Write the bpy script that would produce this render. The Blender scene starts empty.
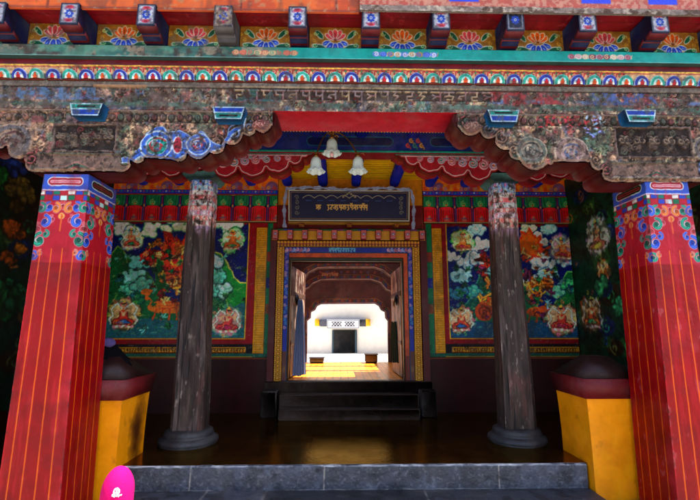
import bpy, math, random
import numpy as np
from math import sin, cos, pi, radians
random.seed(7)
rng = np.random.RandomState(11)
C = bpy.context.scene
COL = C.collection
EYE = 1.68
F = 430.0; TILT = radians(9.9); YAW = radians(1.2)

def ray(px, py):
    x = (px-350)/F; u = (250-py)/F
    fy = cos(TILT)-u*sin(TILT); fz = sin(TILT)+u*cos(TILT)
    return x*cos(YAW)+fy*sin(YAW), -x*sin(YAW)+fy*cos(YAW), fz
def W(px, py, Y):           # survey of the photograph: where a sight line meets the plane at depth Y
    a, b, c = ray(px, py); k = Y/b
    return a*k, c*k+EYE
def WX(px, py, X):          # the same for a side wall at X: gives depth and height
    a, b, c = ray(px, py); k = X/a
    return b*k, c*k+EYE

# ------------------------------------------------------------------ materials
MATS = {}
def lin(c):
    c = np.asarray(c, float)
    return np.where(c <= 0.04045, c/12.92, ((c+0.055)/1.055)**2.4)
def mat(name, rough=.5, spec=.4, var=.25, nscale=9.0, bump=.15, bscale=60.0, metal=0.0, coat=0.0, grain=None, trans=0.0, col=None, sss=0, dust=0.0):
    if name in MATS: return MATS[name]
    m = bpy.data.materials.new(name); m.use_nodes = True
    nt = m.node_tree; N = nt.nodes; L = nt.links
    bs = N['Principled BSDF']
    if col is None:
        at = N.new('ShaderNodeAttribute'); at.attribute_name = 'Col'; src = at.outputs['Color']
    else:
        r = N.new('ShaderNodeRGB'); r.outputs[0].default_value = (*lin(col), 1); src = r.outputs[0]
    tc = N.new('ShaderNodeTexCoord')
    mp = N.new('ShaderNodeMapping'); L.new(tc.outputs['Object'], mp.inputs['Vector'])
    if grain: mp.inputs['Scale'].default_value = grain
    n1 = N.new('ShaderNodeTexNoise'); n1.inputs['Scale'].default_value = nscale; n1.inputs['Detail'].default_value = 7; n1.inputs['Roughness'].default_value = .65
    L.new(mp.outputs['Vector'], n1.inputs['Vector'])
    mr = N.new('ShaderNodeMapRange'); mr.inputs['From Min'].default_value = .3; mr.inputs['From Max'].default_value = .7
    mr.inputs['To Min'].default_value = 1-var; mr.inputs['To Max'].default_value = 1+var*.6
    L.new(n1.outputs['Fac'], mr.inputs['Value'])
    mx = N.new('ShaderNodeVectorMath'); mx.operation = 'SCALE'
    L.new(src, mx.inputs[0]); L.new(mr.outputs['Result'], mx.inputs['Scale'])
    out = mx.outputs['Vector']
    n2 = N.new('ShaderNodeTexNoise'); n2.inputs['Scale'].default_value = bscale; n2.inputs['Detail'].default_value = 6
    L.new(mp.outputs['Vector'], n2.inputs['Vector'])
    if dust:
        n3 = N.new('ShaderNodeTexNoise'); n3.inputs['Scale'].default_value = 3.1; n3.inputs['Detail'].default_value = 9; n3.inputs['Roughness'].default_value = .72
        L.new(tc.outputs['Object'], n3.inputs['Vector'])
        m3 = N.new('ShaderNodeMapRange'); m3.inputs['From Min'].default_value = .5; m3.inputs['From Max'].default_value = .72; m3.inputs['To Max'].default_value = dust
        L.new(n3.outputs['Fac'], m3.inputs['Value'])
        mix = N.new('ShaderNodeMix'); mix.data_type = 'RGBA'
        L.new(m3.outputs['Result'], mix.inputs[0]); L.new(out, mix.inputs[6]); mix.inputs[7].default_value = (.30, .25, .21, 1)
        out = mix.outputs[2]
    L.new(out, bs.inputs['Base Color'])
    rr = N.new('ShaderNodeMapRange'); rr.inputs['To Min'].default_value = max(.02, rough-.14); rr.inputs['To Max'].default_value = min(1, rough+.16)
    L.new(n1.outputs['Fac'], rr.inputs['Value']); L.new(rr.outputs['Result'], bs.inputs['Roughness'])
    bs.inputs['Specular IOR Level'].default_value = spec
    bs.inputs['Metallic'].default_value = metal
    bs.inputs['Coat Weight'].default_value = coat
    bs.inputs['Transmission Weight'].default_value = trans
    if sss:
        bs.inputs['Subsurface Weight'].default_value = sss; bs.inputs['Subsurface Radius'].default_value = (.02, .01, .008)
    b = N.new('ShaderNodeBump'); b.inputs['Strength'].default_value = bump; b.inputs['Distance'].default_value = .01
    L.new(n2.outputs['Fac'], b.inputs['Height']); L.new(b.outputs['Normal'], bs.inputs['Normal'])
    MATS[name] = m; return m
PAINT = mat('old_paint', .5, .3, .25, 8, .25, 70, dust=.10)
FRESH = mat('fresh_paint', .42, .2, .14, 6, .12, 50, dust=.03)
MURAL = mat('mural_paint', .42, .2, .25, 7, .12, 40)
WORN = mat('weathered_wood', .8, .2, .45, 22, .7, 90, dust=.18)
WOOD = mat('bare_timber', .6, .3, .4, 9, .6, 30, grain=(5, 5, .6))
STONE = mat('grey_stone', .5, .45, .45, 7, .6, 45, dust=.12)
FLOORM = mat('polished_floor', .17, .5, .35, 4, .12, 30, metal=.9)
FLOORM.node_tree.nodes['Principled BSDF'].inputs['Specular Tint'].default_value = (1, .76, .42, 1)
GOLDFLOOR = mat('polished_boards', .3, .3, .2, 5, .05, 22)
GROUND = mat('paving', .85, .2, .3, 2, .4, 30)
WHITEW = mat('limewash', .9, .2, .1, 2, .3, 20)
CLOTH = mat('cloth', .9, .1, .12, 20, .3, 200)
BRASS = mat('aged_brass', .35, .5, .3, 20, .1, 60, metal=.85)
GLASS = mat('frosted_glass', .3, .5, .08, 18, .05, 60, sss=.3)
SKIN = mat('skin', .55, .4, .08, 30, .1, 200, sss=.15)

# ------------------------------------------------------------------ mesh accumulator
class Acc:
    def __init__(s): s.v = []; s.f = []; s.c = []; s.n = 0
    def raw(s, V, Fs, Cc):
        V = np.asarray(V, float); Cc = np.asarray(Cc, float)
        if Cc.ndim == 1: Cc = np.tile(Cc, (len(V), 1))
        s.v.append(V); s.c.append(Cc)
        s.f.append([np.asarray(f)+s.n for f in Fs] if not isinstance(Fs, np.ndarray) else Fs+s.n)
        s.n += len(V)
    def grid(s, P, Cc, mask=None):
        H, Wd = P.shape[:2]
        i = np.arange(H*Wd).reshape(H, Wd)
        q = np.stack([i[:-1, :-1], i[:-1, 1:], i[1:, 1:], i[1:, :-1]], -1).reshape(-1, 4)
        V = P.reshape(-1, 3); Cc = Cc.reshape(-1, 3)
        if mask is not None:
            mm = mask[:-1, :-1] & mask[:-1, 1:] & mask[1:, 1:] & mask[1:, :-1]
            q = q[mm.reshape(-1)]
            used = np.zeros(len(V), bool); used[q.reshape(-1)] = True
            re = np.cumsum(used)-1; q = re[q]; V = V[used]; Cc = Cc[used]
        s.raw(V, q, Cc)
    def box(s, x0, x1, y0, y1, z0, z1, c, bev=0.004):
        c = lin(c)
        b = min(bev, abs(x1-x0)/3, abs(y1-y0)/3, abs(z1-z0)/3)
        X = (x0, x1); Y = (y0, y1); Z = (z0, z1)
        V = []; idx = {}
        for i in (0, 1):
            for j in (0, 1):
                for k in (0, 1):
                    sx, sy, sz = (1-2*i)*b, (1-2*j)*b, (1-2*k)*b
                    for a, p in enumerate(((X[i], Y[j]+sy, Z[k]+sz), (X[i]+sx, Y[j], Z[k]+sz), (X[i]+sx, Y[j]+sy, Z[k]))):
                        idx[(i, j, k, a)] = len(V); V.append(p)
        Fc = []
        def g(i, j, k, a): return idx[(i, j, k, a)]
        Fc.append([g(0,0,0,0), g(0,0,1,0), g(0,1,1,0), g(0,1,0,0)]); Fc.append([g(1,0,0,0), g(1,1,0,0), g(1,1,1,0), g(1,0,1,0)])
        Fc.append([g(0,0,0,1), g(1,0,0,1), g(1,0,1,1), g(0,0,1,1)]); Fc.append([g(0,1,0,1), g(0,1,1,1), g(1,1,1,1), g(1,1,0,1)])
        Fc.append([g(0,0,0,2), g(0,1,0,2), g(1,1,0,2), g(1,0,0,2)]); Fc.append([g(0,0,1,2), g(1,0,1,2), g(1,1,1,2), g(0,1,1,2)])
        for j in (0, 1):
            for k in (0, 1): Fc.append([g(0,j,k,1), g(0,j,k,2), g(1,j,k,2), g(1,j,k,1)])
        for i in (0, 1):
            for k in (0, 1): Fc.append([g(i,0,k,0), g(i,0,k,2), g(i,1,k,2), g(i,1,k,0)])
        for i in (0, 1):
            for j in (0, 1): Fc.append([g(i,j,0,0), g(i,j,0,1), g(i,j,1,1), g(i,j,1,0)])
        for i in (0, 1):
            for j in (0, 1):
                for k in (0, 1): Fc.append([g(i,j,k,0), g(i,j,k,1), g(i,j,k,2)])
        s.raw(V, Fc, c)
    def prism(s, pts, y0, y1, c, axis='y'):     # pts: (a, z) outline swept along y (or along x)
        n = len(pts); V = []
        for y in (y0, y1):
            for a, z in pts: V.append((a, y, z) if axis == 'y' else (y, a, z))
        Fc = [list(range(n)), list(range(2*n-1, n-1, -1))]
        for i in range(n): Fc.append([i, (i+1) % n, n+(i+1) % n, n+i])
        s.raw(V, Fc, lin(c))
    def lathe(s, prof, cx, cy, c, seg=32, sq=0.0, wav=0, wamp=0):
        V = []; Fc = []
        for k, (r, z) in enumerate(prof):
            for i in range(seg):
                t = 2*pi*i/seg
                rr = r
                if sq: rr = r/ (max(abs(cos(t)), abs(sin(t)))*sq + (1-sq))
                if wav: rr *= 1+wamp*(k/(len(prof)-1))**2*cos(wav*t)
                V.append((cx+rr*cos(t), cy+rr*sin(t), z))
        for k in range(len(prof)-1):
            for i in range(seg):
                j = (i+1) % seg
                Fc.append([k*seg+i, k*seg+j, (k+1)*seg+j, (k+1)*seg+i])
        Fc.append(list(range(seg))); Fc.append([(len(prof)-1)*seg+i for i in range(seg)])
        s.raw(V, Fc, lin(c))
    def tube(s, pts, r, c, seg=8):
        from mathutils import Vector
        V = []; Fc = []; n = len(pts)
        for k in range(n):
            p = Vector(pts[k]); d = (Vector(pts[min(k+1, n-1)])-Vector(pts[max(k-1, 0)])).normalized()
            a = d.orthogonal().normalized(); a = (Vector((0.3, .2, .93)) - d*d.dot(Vector((.3, .2, .93)))).normalized() if abs(d.z) < .9 else (Vector((1, 0, 0))-d*d.x).normalized()
            b = d.cross(a); rr = r[k] if isinstance(r, (list, tuple)) else r
            for i in range(seg):
                t = 2*pi*i/seg; q = p+a*rr*cos(t)+b*rr*sin(t); V.append(tuple(q))
        for k in range(n-1):
            for i in range(seg):
                j = (i+1) % seg; Fc.append([k*seg+i, k*seg+j, (k+1)*seg+j, (k+1)*seg+i])
        Fc.append(list(range(seg))[::-1]); Fc.append([(n-1)*seg+i for i in range(seg)])
        s.raw(V, Fc, lin(c))
    def build(s, name, m, parent=None, smooth=False):
        V = np.concatenate(s.v); Cc = np.clip(np.concatenate(s.c), 0, 1)**1.14
        me = bpy.data.meshes.new(name)
        loops = []; starts = []; tot = 0; parts = []
        cnt = []
        for f in s.f:
            if isinstance(f, np.ndarray):
                parts.append(f.reshape(-1)); cnt.append(np.full(len(f), 4))
            else:
                for q in f: parts.append(np.asarray(q)); 
                cnt.append(np.array([len(q) for q in f]))
        li = np.concatenate(parts); ct = np.concatenate(cnt); st = np.concatenate([[0], np.cumsum(ct)[:-1]])
        me.vertices.add(len(V)); me.vertices.foreach_set('co', V.astype(np.float32).reshape(-1))
        me.loops.add(len(li)); me.loops.foreach_set('vertex_index', li.astype(np.int32))
        me.polygons.add(len(ct)); me.polygons.foreach_set('loop_start', st.astype(np.int32)); me.polygons.foreach_set('loop_total', ct.astype(np.int32))
        me.update(calc_edges=True); me.validate()
        at = me.color_attributes.new('Col', 'FLOAT_COLOR', 'POINT')
        buf = np.ones((len(V), 4), np.float32); buf[:, :3] = Cc
        at.data.foreach_set('color', buf.reshape(-1))
        if smooth: me.polygons.foreach_set('use_smooth', np.ones(len(ct), bool))
        me.materials.append(m)
        o = bpy.data.objects.new(name, me); COL.objects.link(o)
        if parent: o.parent = parent; o.matrix_parent_inverse = parent.matrix_world.inverted() if False else o.matrix_parent_inverse
        if parent: # parts are modelled in world space: keep them there
            loc = parent_world(parent); me.transform(__import__('mathutils').Matrix.Translation((-loc[0], -loc[1], -loc[2])))
        return o
def parent_world(p):
    x = y = z = 0
    while p: x += p.location.x; y += p.location.y; z += p.location.z; p = p.parent
    return x, y, z
def tag(o, label=None, cat=None, group=None, kind=None):
    if label: o['label'] = label; o['kind'] = 'thing'
    if cat: o['category'] = cat
    if group: o['group'] = group
    if kind: o['kind'] = kind
    return o
def thing(name, loc, label, cat, group=None):
    o = bpy.data.objects.new(name, None); COL.objects.link(o); o.location = loc; o.empty_display_size = .1
    return tag(o, label, cat, group)

# ------------------------------------------------------------------ noise and painter
def vnoise(H, Wd, cell, seed, celly=None):
    r = np.random.RandomState(seed); cy = celly or cell
    gh, gw = int(H/cy)+3, int(Wd/cell)+3
    g = r.rand(gh, gw)
    y = np.arange(H)/cy; x = np.arange(Wd)/cell
    yi = y.astype(int); xi = x.astype(int); fy = (y-yi)[:, None]; fx = (x-xi)[None]
    fy = fy*fy*(3-2*fy); fx = fx*fx*(3-2*fx)
    a = g[yi][:, xi]; b = g[yi][:, xi+1]; c = g[yi+1][:, xi]; d = g[yi+1][:, xi+1]
    return (a*(1-fx)+b*fx)*(1-fy)+(c*(1-fx)+d*fx)*fy
def fbm(H, Wd, cell, seed, octs=4, ax=1.0):
    out = np.zeros((H, Wd)); a = 1; t = 0
    for o in range(octs):
        if cell < 1.2: break
        out += a*vnoise(H, Wd, cell, seed+o*17, cell/ax); t += a; a *= .6; cell /= 2.1
    return out/max(t, 1e-6)

class Cv:
    """a painted surface; x runs along it, z upwards, both in metres"""
    def __init__(s, x0, x1, z0, z1, res, base=(.5, .5, .5), tr=None, sc=None):
        s.x0, s.z0, s.res = x0, z0, res
        s.Wd = max(2, int(round((x1-x0)/res))+1); s.H = max(2, int(round((z1-z0)/res))+1)
        s.xs = np.linspace(x0, x1, s.Wd); s.zs = np.linspace(z0, z1, s.H)
        s.col = np.tile(np.array(base, float), (s.H, s.Wd, 1)); s.ht = np.zeros((s.H, s.Wd))
        s.tr = tr or (lambda p: p); s.sc = sc or 1.0
    def sl(s, xa, xb, za, zb):
        i0 = max(0, int((za-s.z0)/s.res)-2); i1 = min(s.H, int((zb-s.z0)/s.res)+3)
        j0 = max(0, int((xa-s.x0)/s.res)-2); j1 = min(s.Wd, int((xb-s.x0)/s.res)+3)
        if i1 <= i0 or j1 <= j0: return None
        return slice(i0, i1), slice(j0, j1), s.xs[j0:j1][None], s.zs[i0:i1][:, None]
    def put(s, I, J, d, c, h=None, a=1.0):
        m = np.clip(.5-d/s.res, 0, 1)*a
        s.col[I, J] = s.col[I, J]*(1-m[..., None])+np.array(c)*m[..., None]
        if h is not None: s.ht[I, J] = s.ht[I, J]*(1-m)+h*m
    def rect(s, xa, xb, za, zb, c, h=None, a=1):
        r = s.sl(xa, xb, za, zb)
        if r is None: return
        I, J, X, Z = r
        s.put(I, J, np.maximum(np.abs(X-(xa+xb)/2)-(xb-xa)/2, np.abs(Z-(za+zb)/2)-(zb-za)/2), c, h, a)
    def ell(s, cx, cz, rx, rz, c, h=None, a=1, ang=0):
        R = max(rx, rz); r = s.sl(cx-R, cx+R, cz-R, cz+R)
        if r is None: return
        I, J, X, Z = r; dx = X-cx; dz = Z-cz
        if ang: ca, sa = cos(ang), sin(ang); dx, dz = dx*ca+dz*sa, -dx*sa+dz*ca
        k = np.sqrt((dx/rx)**2+(dz/rz)**2)
        s.put(I, J, (k-1)*min(rx, rz), c, h, a)
    def line(s, pts, w, c, h=None, a=1):
        P = np.array(pts); r = s.sl(P[:, 0].min()-w, P[:, 0].max()+w, P[:, 1].min()-w, P[:, 1].max()+w)
        if r is None: return
        I, J, X, Z = r; D = None
        for k in range(len(P)-1):
            ax, az = P[k]; bx, bz = P[k+1]; vx, vz = bx-ax, bz-az; L = vx*vx+vz*vz+1e-12
            t = np.clip(((X-ax)*vx+(Z-az)*vz)/L, 0, 1)
            d = np.hypot(X-ax-t*vx, Z-az-t*vz)
            D = d if D is None else np.minimum(D, d)
        s.put(I, J, D-w/2, c, h, a)
    def psdf(s, pts, X, Z):
        P = np.array(pts); ins = np.zeros(np.broadcast(X, Z).shape, bool); D = None; n = len(P)
        for k in range(n):
            ax, az = P[k]; bx, bz = P[(k+1) % n]; vx, vz = bx-ax, bz-az; L = vx*vx+vz*vz+1e-12
            t = np.clip(((X-ax)*vx+(Z-az)*vz)/L, 0, 1); d = np.hypot(X-ax-t*vx, Z-az-t*vz)
            D = d if D is None else np.minimum(D, d)
            cond = (az > Z) != (bz > Z)
            if az != bz: ins ^= cond & (X < (bx-ax)*(Z-az)/(bz-az)+ax)
        return np.where(ins, -D, D)
    def poly(s, pts, c, h=None, a=1, edge=None, ew=.01):
        P = np.array(pts); r = s.sl(P[:, 0].min(), P[:, 0].max(), P[:, 1].min(), P[:, 1].max())
        if r is None: return
        I, J, X, Z = r; D = s.psdf(pts, X, Z); s.put(I, J, D, c, h, a)
        if edge is not None: s.put(I, J, np.abs(D+ew/2)-ew/2, edge, None, a)
    def mask(s, pts): return s.psdf(pts, s.xs[None], s.zs[:, None]) < s.res*.5
    def noise(s, cell, seed, octs=4, ax=1.0): return fbm(s.H, s.Wd, cell/s.res, seed, octs, ax)
    def tint(s, m, c): s.col = s.col*(1-m[..., None])+np.array(c)*m[..., None]
    def warp(s, amp, cell, seed=1):     # unsteady hand: nudges the painted design a little
        dx = (s.noise(cell, seed, 3)-.5)*3*amp/s.res; dy = (s.noise(cell, seed+50, 3)-.5)*3*amp/s.res
        X = np.clip(np.arange(s.Wd)[None]+dx, 0, s.Wd-1.001); Y = np.clip(np.arange(s.H)[:, None]+dy, 0, s.H-1.001)
        xi = X.astype(int); yi = Y.astype(int); fx = (X-xi)[..., None]; fy = (Y-yi)[..., None]
        g = lambda A: (A[yi, xi]*(1-fx)+A[yi, xi+1]*fx)*(1-fy)+(A[yi+1, xi]*(1-fx)+A[yi+1, xi+1]*fx)*fy
        s.col = g(s.col); s.ht = g(s.ht[..., None])[..., 0]
    def grain(s, amt=.1, seed=1, cell=.03):
        n = s.noise(cell, seed); s.col *= (1+(n-.5)*2*amt)[..., None]
    def to(s, acc, o, u=(1, 0, 0), v=(0, 0, 1), n=(0, -1, 0), mask=None):
        o, u, v, n = map(np.array, (o, u, v, n))
        P = o+s.xs[None, :, None]*u+s.zs[:, None, None]*v+s.ht[..., None]*n
        acc.grid(P.astype(float), lin(np.clip(s.col, 0, 1)), mask)

def curl(cx, cz, r, turns=1.5, start=0, d=1, n=26, squash=1):
    return [(cx+r*(1-.82*t)*cos(start+d*t*turns*2*pi), cz+squash*r*(1-.82*t)*sin(start+d*t*turns*2*pi)) for t in [i/n for i in range(n+1)]]
RED=(.62,.06,.10); DRED=(.36,.04,.07); ORG=(.93,.45,.10); GOLD=(.85,.62,.16); BLU=(.12,.25,.66); NAVY=(.05,.09,.30); TEAL=(.10,.60,.55)
GRN=(.05,.36,.24); WHT=(.88,.88,.84); PNK=(.85,.35,.40); LBL=(.42,.58,.85); CRM=(.85,.76,.58); MAR=(.40,.10,.11); DKG=(.06,.17,.12)

def scroll(cv, cx, cz, s, c, edge=WHT, flip=1, w=.26):
    p = curl(cx, cz, s, 1.15, pi/2, flip, 22); q = [(x+flip*s*.5, z-s*.55) for x, z in ((cx, cz), (cx+flip*s*.5, cz-s*.35), (cx+flip*s*.35, cz-s*.9))]
    for ww, cc in ((.62, edge), (.46, c)): cv.line(p, s*ww, cc); cv.line(q, s*(ww-.1), cc)
    cv.line(p[:12], s*.10, tuple(min(1, t*1.5+.12) for t in c))
def lotus(cv, cx, cz, s, top):
    for dx in (-1, 1):      # leaves
        for (ox, oz, r, an) in ((1.25, -.45, .5, .15), (1.2, .55, .42, .9)):
            cv.ell(cx+dx*ox*s, cz+oz*s, r*s*1.1, r*s*.5, WHT, None, 1, an*dx); cv.ell(cx+dx*ox*s, cz+oz*s, r*s*.95, r*s*.36, (.06,.42,.30), None, 1, an*dx)
            cv.line(curl(cx+dx*(ox+.3)*s, cz+(oz+.1)*s, .2*s, 1, 0, dx, 10), s*.07, (.75,.9,.6))
    for k in (-2, 2, -1, 1, 0):
        a = pi/2-k*.48; L = (.78 if abs(k) < 2 else .7)*s
        x, z = cx+cos(a)*L*.75, cz+.1*s+sin(a)*L*.72
        cv.ell(x, z, .43*s, .23*s, WHT, None, 1, a); cv.ell(x, z, .37*s, .17*s, top, None, 1, a)
        cv.line([(cx, cz+.1*s), (x, z)], s*.06, tuple(t*.6 for t in top))
    for k in (-2, 2, -1, 1, 0):
        a = -pi/2+k*.58; L = .62*s
        x, z = cx+cos(a)*L*1.15, cz+.02*s+sin(a)*L*.75
        cv.ell(x, z, .36*s, .24*s, WHT, None, 1, a); cv.ell(x, z, .30*s, .17*s, (.14,.30,.78), None, 1, a)
        cv.line([(x, z), (x+cos(a)*.22*s, z+sin(a)*.22*s)], s*.07, (.55,.7,.95))
def cloud(cv, cx, cz, r, c, edge, seed=0, n=7, sx=1.3):
    R = random.Random(seed); L = []
    for i in range(n):
        a = 2*pi*i/n+R.uniform(-.4, .4); k = R.uniform(.5, .8); L.append((cx+cos(a)*r*k*sx, cz+sin(a)*r*k*.8, r*R.uniform(.26, .50)))
    L.append((cx, cz, r*.6)); R.shuffle(L)
    for x, z, q in L: cv.ell(x, z, q*1.22, q*1.12, edge)
    for x, z, q in L:
        cv.ell(x, z, q, q*.9, tuple(.55*t+.45*e for t, e in zip(c, edge))); cv.ell(x, z+q*.10, q*.9, q*.76, c); cv.ell(x+q*.1, z+q*.3, q*.55, q*.36, tuple(min(1, t*1.12+.04) for t in c))
        if R.random() < .6: cv.line(curl(x, z, q*.6, .8, R.uniform(0, 6), 1 if R.random() < .5 else -1, 10), q*.10, tuple(t*.45+.55*e for t, e in zip(c, edge)))
def figure(cv, cx, cz, s, robe, skin=(.80,.55,.38), halo=None, scarf=(.75,.85,.7), seed=0, hedge=None):
    R = random.Random(seed); V = lambda a, b: (cx+a*s, cz+b*s)
    if halo:
        cloud(cv, cx, cz, s*1.0, tuple(t*.88 for t in halo), hedge or tuple(t*.35 for t in halo), seed, 8, .75)
        for k in range(14):
            t = k*.45; p = V(cos(t)*R.uniform(.75, .95), sin(t)*R.uniform(.8, 1.0)); cv.line(curl(*p, .13*s, 1.1, t, 1 if k % 2 else -1, 9), .035*s, tuple(min(1, q*R.choice((.6, 1.2))) for q in halo))
    dk = tuple(t*.3 for t in robe); lean = R.uniform(-.12, .12); alt = R.choice([(.15,.35,.55), (.12,.45,.3), (.85,.6,.2), (.6,.15,.3)])
    cv.ell(*V(lean, .50), .27*s, .27*s, (.15,.40,.32)); cv.ell(*V(lean, .50), .22*s, .22*s, R.choice([(.85,.5,.25), (.3,.55,.7), (.75,.3,.3)]))
    # lotus or cushion seat
    for k in range(-3, 4): cv.ell(*V(k*.17, -.68), .10*s, .09*s, (.75,.45,.45) if k % 2 else (.85,.78,.6))
    cv.poly([V(-.68, -.5), V(-.45, -.62), V(.4, -.64), V(.70, -.46), V(.52, -.28), V(.30, -.22), V(.26+lean, .28), V(-.22+lean, .30), V(-.26, -.2), V(-.5, -.26)], robe, edge=dk, ew=.04*s)
    cv.poly([V(-.5, -.48), V(-.1, -.3), V(.15, -.34), V(.48, -.5), V(0, -.6)], alt, edge=dk, ew=.03*s)
    cv.poly([V(-.2+lean, .26), V(.0+lean, .05), V(.22+lean, .26), V(.1, -.1), V(-.1, -.1)], skin)
    cv.line([V(-.22+lean, .22), V(-.46, R.uniform(-.1, .3)), V(-.2, R.uniform(-.1, .3))], .10*s, skin); cv.line([V(.22+lean, .22), V(.5, .05), V(.52+R.uniform(-.1, .1), .42)], .10*s, skin)
    cv.ell(*V(lean, .46), .13*s, .16*s, skin); cv.ell(*V(lean, .60), .14*s, .08*s, (.10,.07,.08)); cv.poly([V(lean-.12, .62), V(lean, .82), V(lean+.12, .62)], (.85,.6,.2))
    for sg in (-1, 1):      # flying scarf
        pts = [V(sg*.1+lean, .30), V(sg*.45, .62), V(sg*.72, .30), V(sg*.60, -.05), V(sg*.82, -.3), V(sg*.70, -.55)]
        cv.line(pts, .10*s, tuple(t*.4 for t in scarf)); cv.line(pts, .065*s, scarf)
    for k in range(10):
        a, b = R.uniform(-.5, .5), -R.uniform(.2, .6); cv.line([V(a, b), V(a+R.uniform(-.12, .12), b-.12)], .03*s, R.choice([dk, (.85,.65,.25), tuple(min(1, t*1.5) for t in robe)]))
    for k in range(5): cv.ell(*V(lean+(k-2)*.06, .26-.02*abs(2-k)), .022*s, .022*s, (.9,.7,.25))
    cv.line([V(lean-.07, .47), V(lean-.02, .46)], .022*s, (.1,.05,.04)); cv.line([V(lean+.03, .46), V(lean+.08, .47)], .022*s, (.1,.05,.04)); cv.line([V(lean-.03, .38), V(lean+.04, .38)], .02*s, (.6,.1,.1))
def flames(cv, cx, cz, s, c1, c2, seed=0, n=11, a0=-.3, a1=pi+.3):
    R = random.Random(seed)
    for cc, k in ((c1, 1.0), (c2, .78)):
        for i in range(n):
            a = a0+(a1-a0)*i/(n-1); r = s*k*(1+.18*sin(i*2.3))
            t = (cx+cos(a+.15)*r*1.2, cz+sin(a+.15)*r*1.3)
            cv.poly([(cx+cos(a-.25)*r*.75, cz+sin(a-.25)*r*.75), (cx+cos(a-.08)*r*1.05, cz+sin(a-.08)*r*1.05), t, (cx+cos(a+.22)*r*.9, cz+sin(a+.22)*r*.9), (cx+cos(a+.3)*r*.6, cz+sin(a+.3)*r*.6)], cc)
        cv.ell(cx, cz, s*k*.88, s*k*.88, cc)
def hill(cv, x0, x1, z0, z1, c, edge, seed):
    R = random.Random(seed); n = 14; pts = [(x0, z0)]
    for i in range(n+1):
        t = i/n; pts.append((x0+(x1-x0)*t, z0+(z1-z0)*(sin(pi*t)**.7)*(.82+.18*sin(seed+t*11))))
    pts.append((x1, z0)); cv.poly(pts, c, edge=edge, ew=.018)
    for k in range(5):
        xx = x0+(x1-x0)*R.uniform(.15, .85); zz = z0+(z1-z0)*R.uniform(.2, .7)
        cv.line([(xx-.07, zz-.02), (xx, zz+.015), (xx+.07, zz-.015)], .012, tuple(t*.55 for t in c))
        cv.line([(xx-.05, zz-.05), (xx+.03, zz-.03)], .010, tuple(min(1, t*1.7+.05) for t in c))
# Tibetan-like letter strokes (headed letters), unit height 1
GL = [[[(0,1),(.7,1)],[(.6,1),(.6,.1)],[(.6,.6),(.2,.55),(.1,.3),(.3,.2)]], [[(0,1),(.7,1)],[(.15,1),(.15,.5),(.45,.4),(.6,.7)],[(.6,1),(.6,-.1)]],
      [[(0,1),(.6,1)],[(.3,1),(.1,.6),(.45,.5),(.2,.1)]], [[(0,1),(.75,1)],[(.1,.7),(.35,.45),(.1,.2)],[(.65,1),(.65,0)],[(.35,.5),(.65,.5)]],
      [[(0,1),(.6,1)],[(.5,1),(.5,.5),(.1,.45),(.15,.05),(.5,.05)]], [[(0,1),(.7,1)],[(.35,1),(.35,.6),(.05,.5)],[(.35,.6),(.65,.5),(.55,.1),(.2,.15)]],
      [[(0,1),(.7,1)],[(.6,1),(.6,0)],[(.1,1),(.1,.55),(.6,.45)],[(.1,1.35),(.4,1.2),(.6,1.4)]], [[(0,1),(.5,1)],[(.25,1),(.25,.4),(.5,.2),(.1,-.15)]]]
def letters(cv, x, z, h, n, c, w, seed=1, gap=.18, sx=.8, a=1):
    R = random.Random(seed)
    for i in range(n):
        g = R.choice(GL)
        for st in g: cv.line([(x+p[0]*h*sx, z+p[1]*h) for p in st], w, c, None, a)
        x += h*sx*(.75+gap)
        if R.random() < .33: cv.ell(x-h*sx*.1, z+h*.95, w*.8, w*.8, c); x += h*.1
    return x

def weather(cv, seed, pal, dark=.35, scrolls=40, ssize=.05, edge_light=CRM, amp=.010):
    """many coats of faded, flaking paint over shallow carving"""
    n0 = cv.noise(.16, seed, 5, .7); n0 = (n0-n0.min())/(np.ptp(n0)+1e-6)
    k = len(pal); idx = np.clip(n0*1.5-.25, 0, .999)*(k-1)
    i0 = idx.astype(int); fr = np.clip((idx-i0)*3-1, 0, 1)[..., None]; P = np.array(pal)
    cv.col = P[i0]*(1-fr)+P[np.minimum(i0+1, k-1)]*fr
    R = random.Random(seed)
    xs0, xs1, z0, z1 = cv.xs[0], cv.xs[-1], cv.zs[0], cv.zs[-1]
    for i in range(int(scrolls*4)):      # shallow carved curls and leaf cuts
        x = R.uniform(xs0, xs1); z = R.uniform(z0, z1); s = ssize*R.uniform(.3, 1.0); fl = R.choice((-1, 1))
        p = curl(x, z, s, R.uniform(.6, 1.2), R.uniform(0, 6.28), fl, 14)
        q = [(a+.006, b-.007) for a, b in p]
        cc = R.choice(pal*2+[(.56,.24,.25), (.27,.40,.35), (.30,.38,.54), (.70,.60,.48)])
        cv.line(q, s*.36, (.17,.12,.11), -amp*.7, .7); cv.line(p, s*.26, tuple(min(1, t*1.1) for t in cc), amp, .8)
    for (cell, sd, th, g, op, cc) in ((.10,3,.50,7,.6,(.24,.18,.16)),(.07,5,.58,8,.5,edge_light),(.05,9,.56,9,.55,(.13,.12,.11)),(.10,29,.58,9,.55,(.60,.26,.28)),(.12,41,.62,9,.50,(.27,.42,.60)),(.12,49,.55,8,.50,(.27,.42,.35)),(.04,59,.64,10,.45,(.74,.62,.50))):
        a = cv.noise(cell, seed+sd, 5, .7); cv.tint(np.clip((a-th)*g, 0, 1)*op, cc)
    g = cv.noise(.015, seed+7, 2); cv.col = np.clip(cv.col*np.array((1.20, 1.19, 1.15)), 0, 1)*(.66+.66*g)[..., None]
    cv.ht = cv.ht*1.5+(cv.noise(.03, seed+13, 3)-.5)*amp*1.4

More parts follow.
